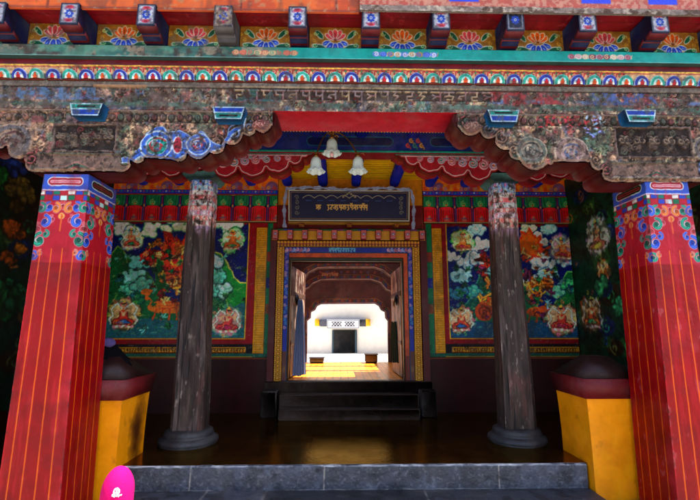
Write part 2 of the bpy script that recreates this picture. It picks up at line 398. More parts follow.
# =================================================================== SETTING
FZ = EYE-1.26       # porch floor
def slab(name, x0, x1, y0, y1, z0, z1, c, m, kind='structure'):
    a = Acc(); a.box(x0, x1, y0, y1, z0, z1, c); o = a.build(name, m); tag(o, kind=kind); return o
# ground in front
cv = Cv(-6, 6, -6, 4.35, .03, (.62,.59,.55))
for i in range(-20, 21):
    cv.line([(i*.6, -7), (i*.6, 5)], .02, (.25,.24,.23))
for j in range(-12, 9): cv.line([(-7, j*.6), (7, j*.6)], .02, (.25,.24,.23))
a = Acc(); cv.to(a, (0, 0, .004), (1, 0, 0), (0, 1, 0), (0, 0, 1)); tag(a.build('pavement', GROUND), kind='structure')
slab('ground', -60, 60, -60, 90, -1.2, -.02, (.58,.55,.50), GROUND)
# porch floor: worn polished slabs
cv = Cv(-4.4, 4.4, 4.225, 6.66, .012, (.15,.13,.12))
R = random.Random(3); y = 4.225; row = 0
while y < 6.7:
    x = -4.6+(row % 2)*.37
    while x < 4.6:
        w = R.uniform(.5, .95); k = R.uniform(.72, 1.3)
        cv.rect(x+.006, x+w-.006, y+.006, y+.52-.006, (.47*(.85+.15*k), .34*(.85+.15*k), .19*(.85+.15*k))); x += w
    y += .52; row += 1
cv.tint(np.clip((cv.noise(.35, 5)-.5)*4, 0, .4), (.34,.24,.13)); cv.grain(.2, 4, .05)
a = Acc(); cv.to(a, (0, 0, FZ), (1, 0, 0), (0, 1, 0), (0, 0, 1)); a.box(-4.4, 4.4, 4.24, 6.66, 0, FZ-.004, (.12,.11,.10)); tag(a.build('porch_floor', FLOORM), kind='structure')

# stone steps: each stone course is a part
st = thing('stone_steps', (.15, 4.1, 0), 'worn blue grey stone steps running between the two yellow pedestals', 'steps')
def stone_course(x0, x1, y0, y1, z0, z1, joints, seed):
    a = Acc()
    cf = Cv(x0, x1, z0, z1, .006, (.30,.32,.36))
    xs = [x0]+joints+[x1]
    rr = random.Random(seed)
    for i in range(len(xs)-1):
        k = rr.uniform(.85, 1.15); cf.rect(xs[i]+.004, xs[i+1]-.004, z0, z1, (.29*k,.30*k,.335*k))
    for j in joints: cf.line([(j, z0), (j+.004, z1)], .012, (.62,.58,.54)); 
    w = z1-.016+.012*(vnoise(1, cf.Wd, 9, seed)[0]-.5)
    m = np.clip((cf.zs[:, None]-w[None])/.006, 0, 1)*(.35+.6*vnoise(1, cf.Wd, 14, seed+1))
    cf.tint(np.clip(m*1.2, 0, 1), (.74,.74,.74))
    w2 = z0+.010+.012*(vnoise(1, cf.Wd, 12, seed+3)[0]-.5)
    cf.tint(np.clip((w2[None]-cf.zs[:, None])/.006, 0, 1)*.7*(vnoise(1, cf.Wd, 40, seed+5) > .4), (.6,.58,.56))
    cf.tint(np.clip((cf.noise(.12, seed+8)-.55)*6, 0, .6), (.18,.19,.22)); cf.tint(np.clip((cf.noise(.25, seed+18)-.55)*5, 0, .4), (.42,.44,.50))
    cf.tint(np.clip((cf.noise(.03, seed+28, 4)-.68)*9, 0, .4), (.52,.52,.53))
    cf.ht = (cf.noise(.08, seed+2)-.5)*.012
    chip = np.clip((cf.zs[:, None]-(z1-.02))/.02, 0, 1)**2*.02*(.4+vnoise(1, cf.Wd, 11, seed+6)); cf.ht -= chip
    cf.to(a, (0, y0, 0))
    ct = Cv(x0, x1, y0+.01, y1, .012, (.27,.28,.31))
    for i in range(len(xs)-1):
        k = rr.uniform(.8, 1.2); ct.rect(xs[i]+.005, xs[i+1]-.005, y0, y1, (.25*k,.26*k,.29*k))
    for j in joints: ct.line([(j, y0), (j+.01, y1)], .016, (.5,.48,.46))
    ct.tint(np.clip((ct.noise(.1, seed+9)-.5)*5, 0, .5), (.14,.13,.14)); ct.ht = (ct.noise(.1, seed+4)-.5)*.006-.002
    ct.to(a, (0, 0, z1), (1, 0, 0), (0, 1, 0), (0, 0, 1))
    a.box(x0, x1, y0+.02, y1, z0, z1-.014, (.2,.2,.22))
    return a
X0, X1 = -1.97, 2.27
stone_course(X0, X1, 4.20, 4.23, FZ-.21, FZ+.004, [W(190, 476, 4.2)[0], W(324, 470, 4.2)[0], 1.45], 3).build('riser', STONE, st)
stone_course(X0, X1, 3.90, 4.22, 0.02, FZ-.205, [-1.2, W(262, 490, 4)[0], .75], 5).build('tread', STONE, st)
stone_course(X0+.1, X1-.1, 3.58, 3.89, 0.0, .10, [-1.0, .3, 1.4], 8).build('tread', STONE, st)

# ------------------------------------------------------------------ pedestals
def pedestal(name, x0, x1, side, label):
    t = thing(name, ((x0+x1)/2, 4.4, 0), label, 'pedestal', 'yellow pedestals flanking the steps')
    y0, y1 = 4.12, 4.66
    zt = W(121, 400, 4.12)[1]; zc = W(121, 380, 4.1)[1]
    a = Acc()
    zs = np.linspace(0.0, zt, 60); k = (zs/zt)
    fl = .035*np.clip((k-.75)/.25, 0, 1)**2 - .0*k
    def face(c0, c1, seed):
        g = Cv(0, 1, 0, zt, .01, (.93,.62,.03)); g.Wd = 60
        g = Cv(0, .54, 0, zt, .009, (.96,.62,.02))
        g.tint(np.clip((g.noise(.08, seed+80, 5, .4)-.60)*8, 0, 1)*.12, (.98,.80,.35))
        g.tint(np.clip((g.noise(.25, seed)-.55)*6, 0, 1)*.35, (.85,.50,.03))
        g.tint(np.clip((g.noise(.10, seed+5, 5)-.72)*12, 0, 1)*.12, (.30,.16,.06))
        d = np.clip((.16-g.zs[:, None])/.16, 0, 1)*np.clip((g.noise(.06, seed+2)-.35)*4, 0, 1); g.tint(d*.7, (.45,.33,.2))
        f = .016*np.clip((g.zs/zt-.5)/.5, 0, 1)**2
        return g, f
    ins = x1 if side > 0 else x0   # inner corner
    g, f = face(0, 0, 21+side)
    Wd = g.Wd; U = np.linspace(0, 1, Wd)
    def P(ax, ay, bx, by):   # from corner a to corner b
        cx, cy = (x0+x1)/2, (y0+y1)/2
        A = np.array([ax, ay]); B = np.array([bx, by])
        pts = A[None, None]*(1-U)[None, :, None]+B[None, None]*U[None, :, None]
        pts = np.repeat(pts, g.H, 0)
        dirv = pts-np.array([cx, cy]); sg = np.sign(dirv)*(np.abs(dirv) > .24)
        pts = pts+sg*f[:, None, None]
        return np.concatenate([pts, np.repeat(g.zs[:, None, None], Wd, 1)], 2)
    for s_, (ax, ay, bx, by) in enumerate(((x0, y0, x1, y0), (x1, y0, x1, y1), (x1, y1, x0, y1), (x0, y1, x0, y0))):
        g, f = face(0, 0, 21+side*3+s_*7)
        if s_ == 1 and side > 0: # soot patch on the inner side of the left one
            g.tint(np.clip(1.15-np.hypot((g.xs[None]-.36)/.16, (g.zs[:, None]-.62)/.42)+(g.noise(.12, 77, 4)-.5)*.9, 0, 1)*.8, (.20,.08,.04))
        a.grid(P(ax, ay, bx, by), lin(np.clip(g.col, 0, 1)))
    a.build('body', FRESH, t)
    a = Acc(); o = .055
    prof = [(x0-o, zt), (x1+o, zt), (x1+o+.02, zc), (x0-o-.02, zc)]
    V = []; 
    for (e, z) in ((.03, zt), (.055, zc)): V += [(x0-e, y0-e, z), (x1+e, y0-e, z), (x1+e, y1+e, z), (x0-e, y1+e, z)]
    a.raw(V, [[3, 2, 1, 0], [4, 5, 6, 7], [0, 1, 5, 4], [1, 2, 6, 5], [2, 3, 7, 6], [3, 0, 4, 7]], lin((.44,.08,.10)))
    a.build('cap', PAINT, t)
    a = Acc(); h = .19; e = .035; V = [(x0-e, y0-e, zc+.004), (x1+e, y0-e, zc+.004), (x1+e, y1+e, zc+.004), (x0-e, y1+e, zc+.004), (x0+.17, y0+.17, zc+h), (x1-.17, y0+.17, zc+h), (x1-.17, y1-.17, zc+h), (x0+.17, y1-.17, zc+h)]
    a.raw(V, [[3, 2, 1, 0], [4, 5, 6, 7], [0, 1, 5, 4], [1, 2, 6, 5], [2, 3, 7, 6], [3, 0, 4, 7]], lin((.20,.09,.08)))
    a.build('sloping_top', PAINT, t)
    return zc+h
pz = pedestal('yellow_pedestal', -2.50, -1.99, 1, 'yellow pedestal with maroon cap beside the left red pillar, its inner side sooty')
pedestal('yellow_pedestal', 2.29, 2.80, -1, 'yellow pedestal with maroon cap beside the right red pillar, clean orange side')

# ------------------------------------------------------------------ red pillars
def big_pillar(cx, seed, label, wear):
    t = thing('red_pillar', (cx, 3.83, 0), label, 'pillar', 'big square red pillars under the front beam')
    zt = EYE+1.285; y0, y1 = 3.60, 4.06; zb = 0.0
    a = Acc(); res = .0048
    wt, wb = .385, .50
    def wd(z): k = (zt-z)/zt; return wt+(.46-wt)*np.clip((zt-z)/1.49, 0, 3)*.75+.0*k
    for s_ in range(4):
        g = Cv(-.5, .5, zb, zt, res, (.70,.02,.06)); g.Wd = 92; g.xs = np.linspace(-.5, .5, g.Wd); g.col = np.tile(np.array((.72,.02,.055)), (g.H, g.Wd, 1)); g.ht = np.zeros((g.H, g.Wd))
        # work in a canvas true to scale
        c = Cv(-.215, .215, zb, zt, res, (.60,.01,.035))
        rel = lambda y: zt-(y-172)*.00895
        c.rect(-.3, .3, rel(258), zt, (.70,.11,.18))
        c.tint(np.clip((c.noise(.3, seed+s_)-.5)*4, 0, 1)*.35, (.50,.03,.07)); 
        for sx in (-.215, .215): c.line([(sx, zb), (sx, rel(210))], .02, (.74,.12,.17), None, .6)
        # ornament hanging from the collar
        c.tint(np.clip((c.xs[None]-.09)/.08, 0, 1)*np.clip((c.noise(.25, seed+77+s_, 3)-.25)*3, 0, 1)*(.42 if s_ in (0, 3) else .12), (.78,.30,.38))  # pinkish glare painted along one edge of each face, strongest on the front
        A_, B_ = ((.16,.30,.72), (.08,.46,.36)) if (s_+(cx > 0)) % 2 == 0 else ((.08,.46,.36), (.16,.30,.72))
        for (ox, yy, sz, cc, fl) in ((.0,204,.036,(.72,.14,.14),1),(.0,214,.026,(.85,.5,.15),1),(.06,206,.046,(.80,.40,.14),1),(.125,205,.048,A_,-1),(.195,206,.046,B_,1),(.085,217,.036,(.70,.25,.30),-1),(.145,219,.054,A_,1),(.205,226,.046,(.72,.28,.30),-1),(.125,231,.034,B_,1),(.175,237,.060,B_,-1),(.205,252,.040,A_,1),(.15,249,.026,(.75,.4,.3),-1)):
            for sx in (-1, 1):
                cz_ = rel(yy); p_ = curl(sx*ox, cz_, sz, 1.05, pi/2, fl*sx, 20)
                c.line(p_, sz*.62, (.82,.74,.74)); c.ell(sx*ox, cz_, sz*.5, sz*.5, (.82,.74,.74)); c.line(p_, sz*.46, cc); c.ell(sx*ox, cz_, sz*.36, sz*.36, cc); c.line(p_[:12], sz*.12, tuple(min(1, t*1.4+.15) for t in cc)); c.line(curl(sx*ox, cz_, sz*.35, 1), sz*.12, tuple(t*.5 for t in cc))
        c.line([(0, rel(212)), (0, rel(228))], .014, (.84,.40,.16))
        # collar
        c.rect(-.3, .3, rel(199), rel(187.5), (.62,.10,.14))
        for i in range(-6, 7):
            c.rect(i*.07-.03, i*.07+.03, rel(198), rel(193.5), [(.75,.88,.85),(.1,.45,.30),(.7,.1,.2),(.2,.3,.7)][i % 4])
            c.rect(i*.07-.03, i*.07+.03, rel(192.5), rel(189), [(.7,.15,.2),(.85,.85,.8),(.15,.3,.7),(.1,.5,.4)][i % 4])
        c.rect(-.3, .3, rel(188), zt, (.24,.36,.72)); c.line([(-.3, rel(188)), (.3, rel(188))], .010, (.85,.85,.9))
        c.line([(-.13, rel(179.5)), (.13, rel(179.5))], .078, WHT); c.line([(-.13, rel(179.5)), (.13, rel(179.5))], .06, (.62,.12,.18) if s_ % 2 == 0 else DKG)
        c.line([(-.13, rel(179.5)), (.13, rel(179.5))], .026, (.9,.8,.8) if s_ % 2 == 0 else (.8,.2,.2)); c.line([(-.13, rel(179.5)), (.13, rel(179.5))], .012, (.8,.4,.45) if s_ % 2 == 0 else DKG)
        # scuffs
        m = np.clip((c.noise(.035, seed+40+s_, 4, .35)-.70)*14, 0, 1); c.tint(m*(.45 if wear else .16)*(c.zs[:, None] < rel(300)), (.72,.52,.50))
        if wear and s_ == 0:
            m = np.clip((c.noise(.10, seed+6, 4, .6)-.50)*10, 0, 1)*(c.xs[None] > .02)*np.clip((1.75-c.zs[:, None])*3, 0, 1); c.tint(m*.45, (.72,.45,.48))
            c.ell(.17, rel(322), .04, .06, (.78,.6,.52)); c.ell(.14, rel(327), .03, .03, (.78,.6,.52))
        m = np.clip((c.noise(.2, seed+90+s_, 5)-.55)*5, 0, 1); c.tint(m*.3, (.42,.02,.06))
        m = np.clip((c.noise(.05, seed+95+s_, 4, .1)-.6)*8, 0, 1); c.tint(m*.3, (.85,.25,.32))
        c.warp(.0035, .05, seed+s_)
        for k in (-.15, -.055, .04, .135):      # gold lines
            c.line([(k, zb), (k, rel(244)-abs(k)*.2)], .0075, (.92,.46,.08))
        c.ht = (c.noise(.15, seed+s_*3)-.5)*.006+(c.noise(.03, seed+s_*3+1)-.5)*.002
        e_ = np.clip((np.abs(c.xs[None])-.203)/.012, 0, 1)*np.clip((c.noise(.06, seed+500+s_, 4)-.52)*9, 0, 1); c.tint(e_*.8, (.30,.16,.13)); c.tint(np.clip((c.noise(.35, seed+600+s_, 5)-.5)*5, 0, 1)*.22*(c.zs[:, None] < rel(258)), (.30,.01,.05))
        U = (c.xs+.215)/.43; Z = c.zs; wz = wd(Z)
        hw = wz/2
        # corners, depth of the shaft stays 0.46
        q = {0: ((-1, 0), (1, 0)), 1: ((1, 0), (1, 1)), 2: ((1, 1), (-1, 1)), 3: ((-1, 1), (-1, 0))}[s_]
        n = {0: (0, -1), 1: (1, 0), 2: (0, 1), 3: (-1, 0)}[s_]
        ed = np.minimum(1, np.minimum(U, 1-U)/.04)[None]
        x = cx+(q[0][0]*(1-U)[None]+q[1][0]*U[None])*hw[:, None]+n[0]*c.ht*ed
        y = y0+(q[0][1]*(1-U)[None]+q[1][1]*U[None])*(y1-y0)+n[1]*c.ht*ed+0*Z[:, None]
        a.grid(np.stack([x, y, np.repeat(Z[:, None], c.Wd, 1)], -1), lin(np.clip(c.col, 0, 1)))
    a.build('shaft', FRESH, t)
    a = Acc(); a.box(cx-.36, cx+.36, 3.45, 4.2, 0, .14, (.33,.33,.35), .02); a.build('plinth', STONE, t)
    return t
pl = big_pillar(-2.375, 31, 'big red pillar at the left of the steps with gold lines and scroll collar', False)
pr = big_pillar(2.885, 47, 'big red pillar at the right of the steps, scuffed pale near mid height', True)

# ---- carved brackets over the red pillars
YB = 3.59
PALW = [(.36,.30,.27),(.54,.41,.37),(.66,.53,.43),(.46,.38,.33),(.50,.35,.33),(.38,.38,.34),(.62,.50,.42),(.42,.32,.30)]
def smooth_poly(pts, it=2):
    for _ in range(it):
        o = []
        n = len(pts)
        for i in range(n):
            a, b = pts[i], pts[(i+1) % n]
            if math.hypot(b[0]-a[0], b[1]-a[1]) < .02: o.append(a); continue
            o.append((a[0]*.75+b[0]*.25, a[1]*.75+b[1]*.25)); o.append((a[0]*.25+b[0]*.75, a[1]*.25+b[1]*.75))
        pts = o
    return pts
def bracket(parent, px, seed, painter, cap):
    low = [W(x, y, YB) for x, y in px]
    xs = [p[0] for p in low]; zT = EYE+1.885
    sm = [low[0]]
    for i in range(len(low)-1):
        a_, b_ = low[i], low[i+1]
        L_ = math.hypot(b_[0]-a_[0], b_[1]-a_[1])
        if L_ < .30 and not (abs(a_[1]-b_[1]) < .02 and L_ > .2):
            nx_, nz_ = -(b_[1]-a_[1])/L_, (b_[0]-a_[0])/L_
            if nz_ > 0: nx_, nz_ = -nx_, -nz_
            for k_ in range(0, 7):
                t_ = k_/6; bul = .30*L_*math.sin(pi*t_)**.8; sm.append((a_[0]*(1-t_)+b_[0]*t_+nx_*bul, a_[1]*(1-t_)+b_[1]*t_+nz_*bul))
        else: sm += [a_, b_]
    sm.append(low[-1])
    outl = [(sm[0][0], zT)]+sm+[(sm[-1][0], zT)]
    c_h = .012; a = Acc(); a.prism(outl, YB+.018, 3.90, (.36,.08,.085)); o1 = a.build('bracket', PAINT, parent)
    c = Cv(min(xs), max(xs), min(z for _, z in low)-.01, zT, .0048)
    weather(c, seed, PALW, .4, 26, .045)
    R = random.Random(seed+1)
    for i in range(len(low)-1):      # a carved curl in every lobe
        L_ = math.hypot(low[i+1][0]-low[i][0], low[i+1][1]-low[i][1])
        for k_ in range(max(1, int(L_/.14))):
            t_ = (k_+.5)/max(1, int(L_/.14)); X_ = low[i][0]*(1-t_)+low[i+1][0]*t_; Z_ = low[i][1]*(1-t_)+low[i+1][1]*t_+.055
            r_ = min(.07, L_*.4); cc = R.choice([(.46,.36,.32),(.34,.42,.36),(.52,.30,.30),(.36,.40,.50),(.58,.48,.40)])
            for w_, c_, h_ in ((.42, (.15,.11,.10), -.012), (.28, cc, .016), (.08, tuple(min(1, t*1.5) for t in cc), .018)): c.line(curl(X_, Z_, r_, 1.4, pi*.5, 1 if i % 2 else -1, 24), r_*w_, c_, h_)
    for i in range(46):      # row of little leaf shapes under the beam
        X_ = min(xs)+i*.075; c.ell(X_, zT-.075, .030, .036, (.16,.13,.12), -.01); c.ell(X_, zT-.072, .024, .028, [(.50,.40,.36),(.36,.40,.35),(.50,.30,.30)][i % 3], .014); c.line([(X_, zT-.09), (X_, zT-.06)], .006, (.2,.16,.14))
    c.rect(min(xs), max(xs), zT-.030, zT-.012, (.46,.40,.35), .018, .8); c.rect(min(xs), max(xs), zT-.118, zT-.110, (.20,.16,.14), -.008, .8)
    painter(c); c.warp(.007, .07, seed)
    m_ = np.clip((c.noise(.06, seed+333, 4)-.54)*9, 0, 1)*.55; c.tint(m_, (.36,.29,.26)); m_ = np.clip((c.noise(.03, seed+433, 4)-.60)*12, 0, 1)*.6; c.tint(m_, (.16,.13,.12))
    g = c.noise(.018, seed+71, 3); c.col *= (.82+.36*g)[..., None]
    mk = c.mask(outl)
    D = c.psdf(outl, c.xs[None], c.zs[:, None]); c.put(slice(None), slice(None), np.abs(D+.012)-.008, (.62,.48,.38), .006, .7)
    c.ht = np.clip(c.ht, -.012, .03); c.ht[~mk] = 0
    a = Acc(); c.to(a, (0, YB, 0), mask=mk); a.build('carved_face', WORN, o1)
    return o1
S = YB/F*1.0
def pw(x, y): return W(x, y, YB)
def wswirl(c, x, y, r, ring, core, edge, accent):
    cx, cz = pw(x, y); r *= S
    c.ell(cx, cz, r*1.12, r*1.05, edge, .016); c.ell(cx, cz, r, r*.94, ring, .018); c.ell(cx, cz, r*.74, r*.7, edge, .010); c.ell(cx, cz, r*.66, r*.62, core, .006)
    c.line(curl(cx, cz, r*.6, 1.4, .5, 1, 24), r*.12, accent, .014); c.line(curl(cx-.1*r, cz, r*.45, 1.2, 3, -1, 24), r*.1, edge, .014)
    for k in range(5):
        t = k*1.25; c.ell(cx+cos(t)*r*.3, cz+sin(t)*r*.28, r*.11, r*.1, [accent, ring, edge][k % 3], .012)
def panel_carving(c, x0, y0, x1, y1, seed):
    a, b = pw(x0, y1), pw(x1, y0)
    c.rect(a[0]-.02, b[0]+.02, a[1]-.02, b[1]+.02, (.50,.42,.38), .012); c.rect(a[0], b[0], a[1], b[1], (.22,.18,.16), -.006)
    for k in range(5):
        X_ = a[0]+(k+.5)*(b[0]-a[0])/5; Z_ = (a[1]+b[1])/2; q_ = (b[0]-a[0])/11
        for sx in (-1, 1):
            c.line(curl(X_+sx*q_*.45, Z_+.01, q_*.62, 1.2, pi/2, sx, 20), q_*.42, (.38,.32,.28), .016); c.line(curl(X_+sx*q_*.45, Z_+.01, q_*.62, 1.2, pi/2, sx, 20), q_*.14, (.60,.52,.44), .020)
        c.ell(X_, Z_-q_*.8, q_*.4, q_*.35, (.42,.34,.30), .016)
    R = random.Random(seed)
    for i in range(24):
        x = R.uniform(a[0]+.02, b[0]-.02); z = R.uniform(a[1]+.02, b[1]-.02); s = R.uniform(.018, .035)
        c.line(curl(x, z, s, 1.2, R.uniform(0, 6), R.choice((-1, 1)), 14), s*.42, R.choice([(.42,.36,.32),(.35,.30,.27),(.48,.42,.36),(.40,.42,.36),(.5,.25,.25)]), .006)
def petal_block(c, x0, x1, y0, y1):
    a, b = pw(x0, y1), pw(x1, y0); m = (a[0]+b[0])/2
    c.rect(a[0], b[0], a[1], b[1], (.50,.40,.35), .02, .9)
    c.rect(a[0], b[0], b[1]-.02, b[1], (.42,.40,.33), .03)
    for d, cc in ((1, (.65,.48,.42)), (.72, (.28,.42,.34)), (.45, (.60,.30,.30)), (.22, (.75,.7,.55))):
        c.poly([(m-d*.18, a[1]+.01), (m, a[1]+.01+d*.075), (m+d*.18, a[1]+.01)], cc, .026)
    c.line([(a[0], a[1]+.008), (b[0], a[1]+.008)], .02, (.6,.55,.5), .03)
def paint_left(c):
    a, b = pw(0, 135), pw(45, 95); c.rect(a[0]-.4, b[0], a[1], b[1], (.70,.56,.46), None, .55)
    panel_carving(c, 54, 126, 116, 150, 4); petal_block(c, 36, 122, 154, 171)
    for k in range(4): c.rect(pw(48, 0)[0]+k*.15, pw(48, 0)[0]+.11+k*.15, pw(0, 123)[1], pw(0, 116)[1], [(.5,.28,.3),(.3,.4,.35),(.55,.45,.5),(.35,.38,.5)][k], .01, .7)
    # blue cloud
    P = [pw(*p) for p in ((122,158),(132,157),(141,147),(146,134),(158,127),(164,127),(168,133),(180,131),(192,137),(202,131),(214,143),(222,145),(229,132),(241,126),(243,120),(247,119),(244,129),(232,137),(226,148),(214,152),(208,158),(196,160),(186,156),(176,162),(160,166),(148,163),(142,157),(133,164),(122,164))]
    c.poly(P, (.26,.42,.74), .02, edge=(.74,.80,.84), ew=.009)
    wswirl(c, 157, 146, 15.5, (.26,.42,.74), TEAL, (.76,.82,.86), (.75,.2,.2)); wswirl(c, 199, 145, 11.5, (.26,.42,.74), (.18,.3,.66), (.76,.82,.86), (.75,.3,.3))
    x, z = pw(178, 146); c.ell(x, z, .045, .085, (.80,.84,.86), .016); c.ell(x, z, .036, .072, (.66,.20,.26), .016)
    x, z = pw(262, 127); c.ell(x, z, .085, .06, (.52,.30,.28), .02)
    for k in range(5): c.line(curl(x-.06+k*.03, z+.02*(k % 2), .028, 1.1, k, 1, 12), .010, (.72,.52,.48), .03)
    wswirl(c, 12, 142, 20, (.45,.42,.42), (.5,.45,.42), (.66,.55,.46), (.4,.25,.25))
def paint_right(c):
    panel_carving(c, 618, 129, 688, 156, 9); petal_block(c, 612, 696, 163, 179)
    wswirl(c, 531, 151, 15, (.42,.44,.40), (.50,.48,.44), (.66,.60,.52), (.25,.26,.25)); wswirl(c, 571, 153, 17, (.58,.48,.45), (.66,.55,.55), (.70,.62,.54), (.35,.40,.50))
    for (x, y, w, h, cc) in ((566,120,30,14,(.66,.24,.25)), (548,112,14,12,(.62,.30,.30)), (597,120,11,15,(.62,.68,.82)), (590,135,8,7,(.55,.62,.8)), (660,115,28,9,(.38,.42,.34)), (505,132,14,5,(.62,.56,.52))):
        p = pw(x, y); R = random.Random(x)
        for i in range(int(w*1.6)):
            c.ell(p[0]+R.gauss(0, w*S*.5), p[1]+R.gauss(0, h*S*.45), R.uniform(.008, .02), R.uniform(.006, .016), tuple(min(1, t*R.uniform(1.0, 1.35)) for t in cc), None, .95)
    x, z = pw(472, 128); c.ell(x, z, .09, .06, (.50,.34,.30), .02)
    for k in range(5): c.line(curl(x-.06+k*.03, z+.02*(k % 2), .028, 1.1, k, -1, 12), .010, (.66,.52,.46), .03)
    wswirl(c, 708, 150, 16, (.45,.42,.42), (.5,.45,.42), (.62,.55,.46), (.4,.25,.25))
bracket(pl, [(-70,118),(-52,134),(-30,142),(-12,140),(8,146),(26,158),(36,172),(118,172),(131,160),(146,158),(172,160),(188,154),(210,153),(226,144),(243,134),(256,131),(272,126),(273,110)], 61, paint_left, None)
bracket(pr, [(457,111),(459,128),(480,132),(495,137),(509,150),(519,160),(548,164),(554,162),(590,162),(602,170),(612,182),(698,182),(712,168),(730,160),(752,156),(766,130)], 83, paint_right, None)

# ------------------------------------------------------------------ front beam assembly
bm = thing('carved_beam', (.2, 3.8, EYE+1.9), 'long weathered carved beam across the top of the porch, with lotus and turquoise bands', 'beam')
XA, XB = -4.3, 4.6
zB0 = EYE+1.889; zB1 = EYE+2.155
# core with red soffit
a = Acc(); a.box(XA, XB, 3.60, 4.0, zB0, zB1, (.66,.07,.13)); 
dz = W(350, 129.5, 3.99)[1]
for i in range(int((1.2+.75)/.03)): a.box(-.75+i*.03, -.75+i*.03+.012, 3.992, 4.006, zB0-.004, zB0+.008, (.7,.5,.15), .001)
a.build('beam_core', PAINT, bm)
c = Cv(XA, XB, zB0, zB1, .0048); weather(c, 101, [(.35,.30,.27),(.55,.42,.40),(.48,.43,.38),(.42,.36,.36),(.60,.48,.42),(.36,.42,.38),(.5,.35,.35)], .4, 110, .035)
zg = W(350, 108, 3.6)[1]; zg1 = W(350, 102, 3.6)[1]
m = np.clip(1-np.abs(c.zs[:, None]-(zg+.012))/.03, 0, 1)*np.clip((c.noise(.2, 8)-.35)*5, 0, 1); c.tint(np.clip(m*1.6, 0, .85), (.36,.47,.42))
m = np.clip(1-np.abs(c.zs[:, None]-(zg1+.012))/.028, 0, 1)*np.clip((c.noise(.3, 18)-.50)*6, 0, 1); c.tint(np.clip(m*1.6, 0, .8), (.45,.52,.68))
# carved letter frieze, dark sunk ground with raised pale letters
zl0, zl1 = W(350, 101, 3.6)[1], W(350, 92, 3.6)[1]
xa, xb = W(232, 95, 3.6)[0], W(500, 95, 3.6)[0]
c.rect(xa, xb, zl0, zl1, (.24,.18,.15), -.008, .8)
R = random.Random(5); x = xa+.03
while x < xb-.12:
    g = R.choice(GL[:7]); hh = zl1-zl0
    for st_ in g: c.line([(x+p[0]*.13, zl0+.004+min(p[1], 1.0)*hh*.92) for p in st_], .016, R.choice([(.66,.55,.50),(.58,.50,.50),(.70,.60,.48),(.6,.42,.42)]), .012)
    x += .118
m = np.clip((c.noise(.12, 28, 4)-.56)*9, 0, 1)*.7; c.tint(m, (.42,.36,.33))
for x0_, x1_, cc in ((-2.9,-2.2,(.40,.50,.62)), (-1.0,-.55,(.3,.42,.40)), (1.35,2.1,(.62,.28,.28)), (2.3,2.9,(.35,.42,.62))):
    m = np.clip((c.noise(.05, int(x0_*10)+60, 3)-.42)*6, 0, .95)*(c.xs[None] > x0_)*(c.xs[None] < x1_)*(c.zs[:, None] > zl0-.02)*(c.zs[:, None] < zl1+.02); c.tint(m, cc)
zt0 = W(350, 90, 3.6)[1]; c.rect(XA, XB, zt0, zB1, (.52,.48,.44), .014, .8)
c.line([(XA, zt0-.006), (XB, zt0-.006)], .010, (.2,.17,.15), None, .8); c.line([(xa, zt0+.008), (xb, zt0+.008)], .010, (.72,.62,.45), None, .8)
c.tint(np.clip((c.noise(.03, 33, 4)-.5)*6, 0, 1)*.5, (.36,.30,.27))
p0, p1 = W(95, 83, 3.6), W(148, 85, 3.6); c.rect(p0[0], p1[0], p1[1]-.04, p1[1]-.01, (.68,.52,.38), .02, .9)
a = Acc(); c.to(a, (0, 3.592, 0)); a.build('carved_face', WORN, bm)
# lotus petal cornice
zL0, zL1 = zB1+.004, W(350, 68, 3.53)[1]
c = Cv(XA, XB, 0, zL1-zL0, .0042, (.80,.66,.50)); H_ = zL1-zL0
p = W(351.5, 76, 3.55)[0]; pit = .1475
for i in range(-34, 34):
    x = p+i*pit*.5
    c.line(curl(x+pit*.25, H_*.66, .026, 1.0, .6, 1 if i % 2 else -1, 12), .011, (.66,.13,.16)); c.line(curl(x, H_*.86, .02, .8, 2, -1, 10), .010, (.70,.16,.14)); c.ell(x+pit*.12, H_*.8, .010, .012, (.25,.5,.35)); c.ell(x+pit*.25, H_*.90, .012, .008, (.72,.2,.2))
for i in range(-34, 34): c.poly([(p+(i+.5)*pit-.03, 0), (p+(i+.5)*pit, H_*.42), (p+(i+.5)*pit+.03, 0)], (.07,.20,.18), -.006)
for i in range(-34, 34):
    x = p+i*pit; A, K = ((.18,.62,.54), (.82,.32,.08)) if i % 2 else ((.16,.22,.58), (.72,.10,.16))
    c.ell(x, H_*.16, pit*.47, H_*.56, (.75,.86,.80) if i % 2 else (.7,.75,.88), .014); c.ell(x, H_*.16, pit*.43, H_*.50, A, .018)
    c.ell(x, H_*.10, pit*.27, H_*.36, (.82,.90,.92), .020); c.ell(x, H_*.08, pit*.23, H_*.31, (.45,.60,.85) if i % 2 == 0 else (.5,.8,.7), .022)
    c.ell(x, H_*.02, pit*.17, H_*.26, K, .028); c.ell(x, H_*.30, pit*.07, H_*.09, K, .028)
    for sx in (-1, 1): c.ell(x+sx*pit*.20, H_*.06, pit*.08, H_*.16, (.9,.92,.85), .024)
c.line([(XA, H_-.006), (XB, H_-.006)], .012, (.85,.68,.25), .01); c.line([(XA, H_-.018), (XB, H_-.018)], .005, (.55,.12,.15), .01)
c.warp(.0035, .05, 9); c.grain(.25, 5, .02); c.tint(np.clip((c.noise(.06, 67, 5)-.62)*10, 0, 1)*.55, (.36,.28,.26)); c.tint(np.clip((c.noise(.15, 66, 5)-.6)*8, 0, 1)*.5*np.clip(1.2-(c.xs[None]+3)/3, .2, 1), (.45,.4,.38))
a = Acc(); c.to(a, (0, 3.575, zL0), v=(0, -.04/H_, 1)); a.box(XA, XB, 3.58, 4.0, zL0+.002, zL1, (.5,.2,.15)); a.build('lotus_cornice', PAINT, bm)
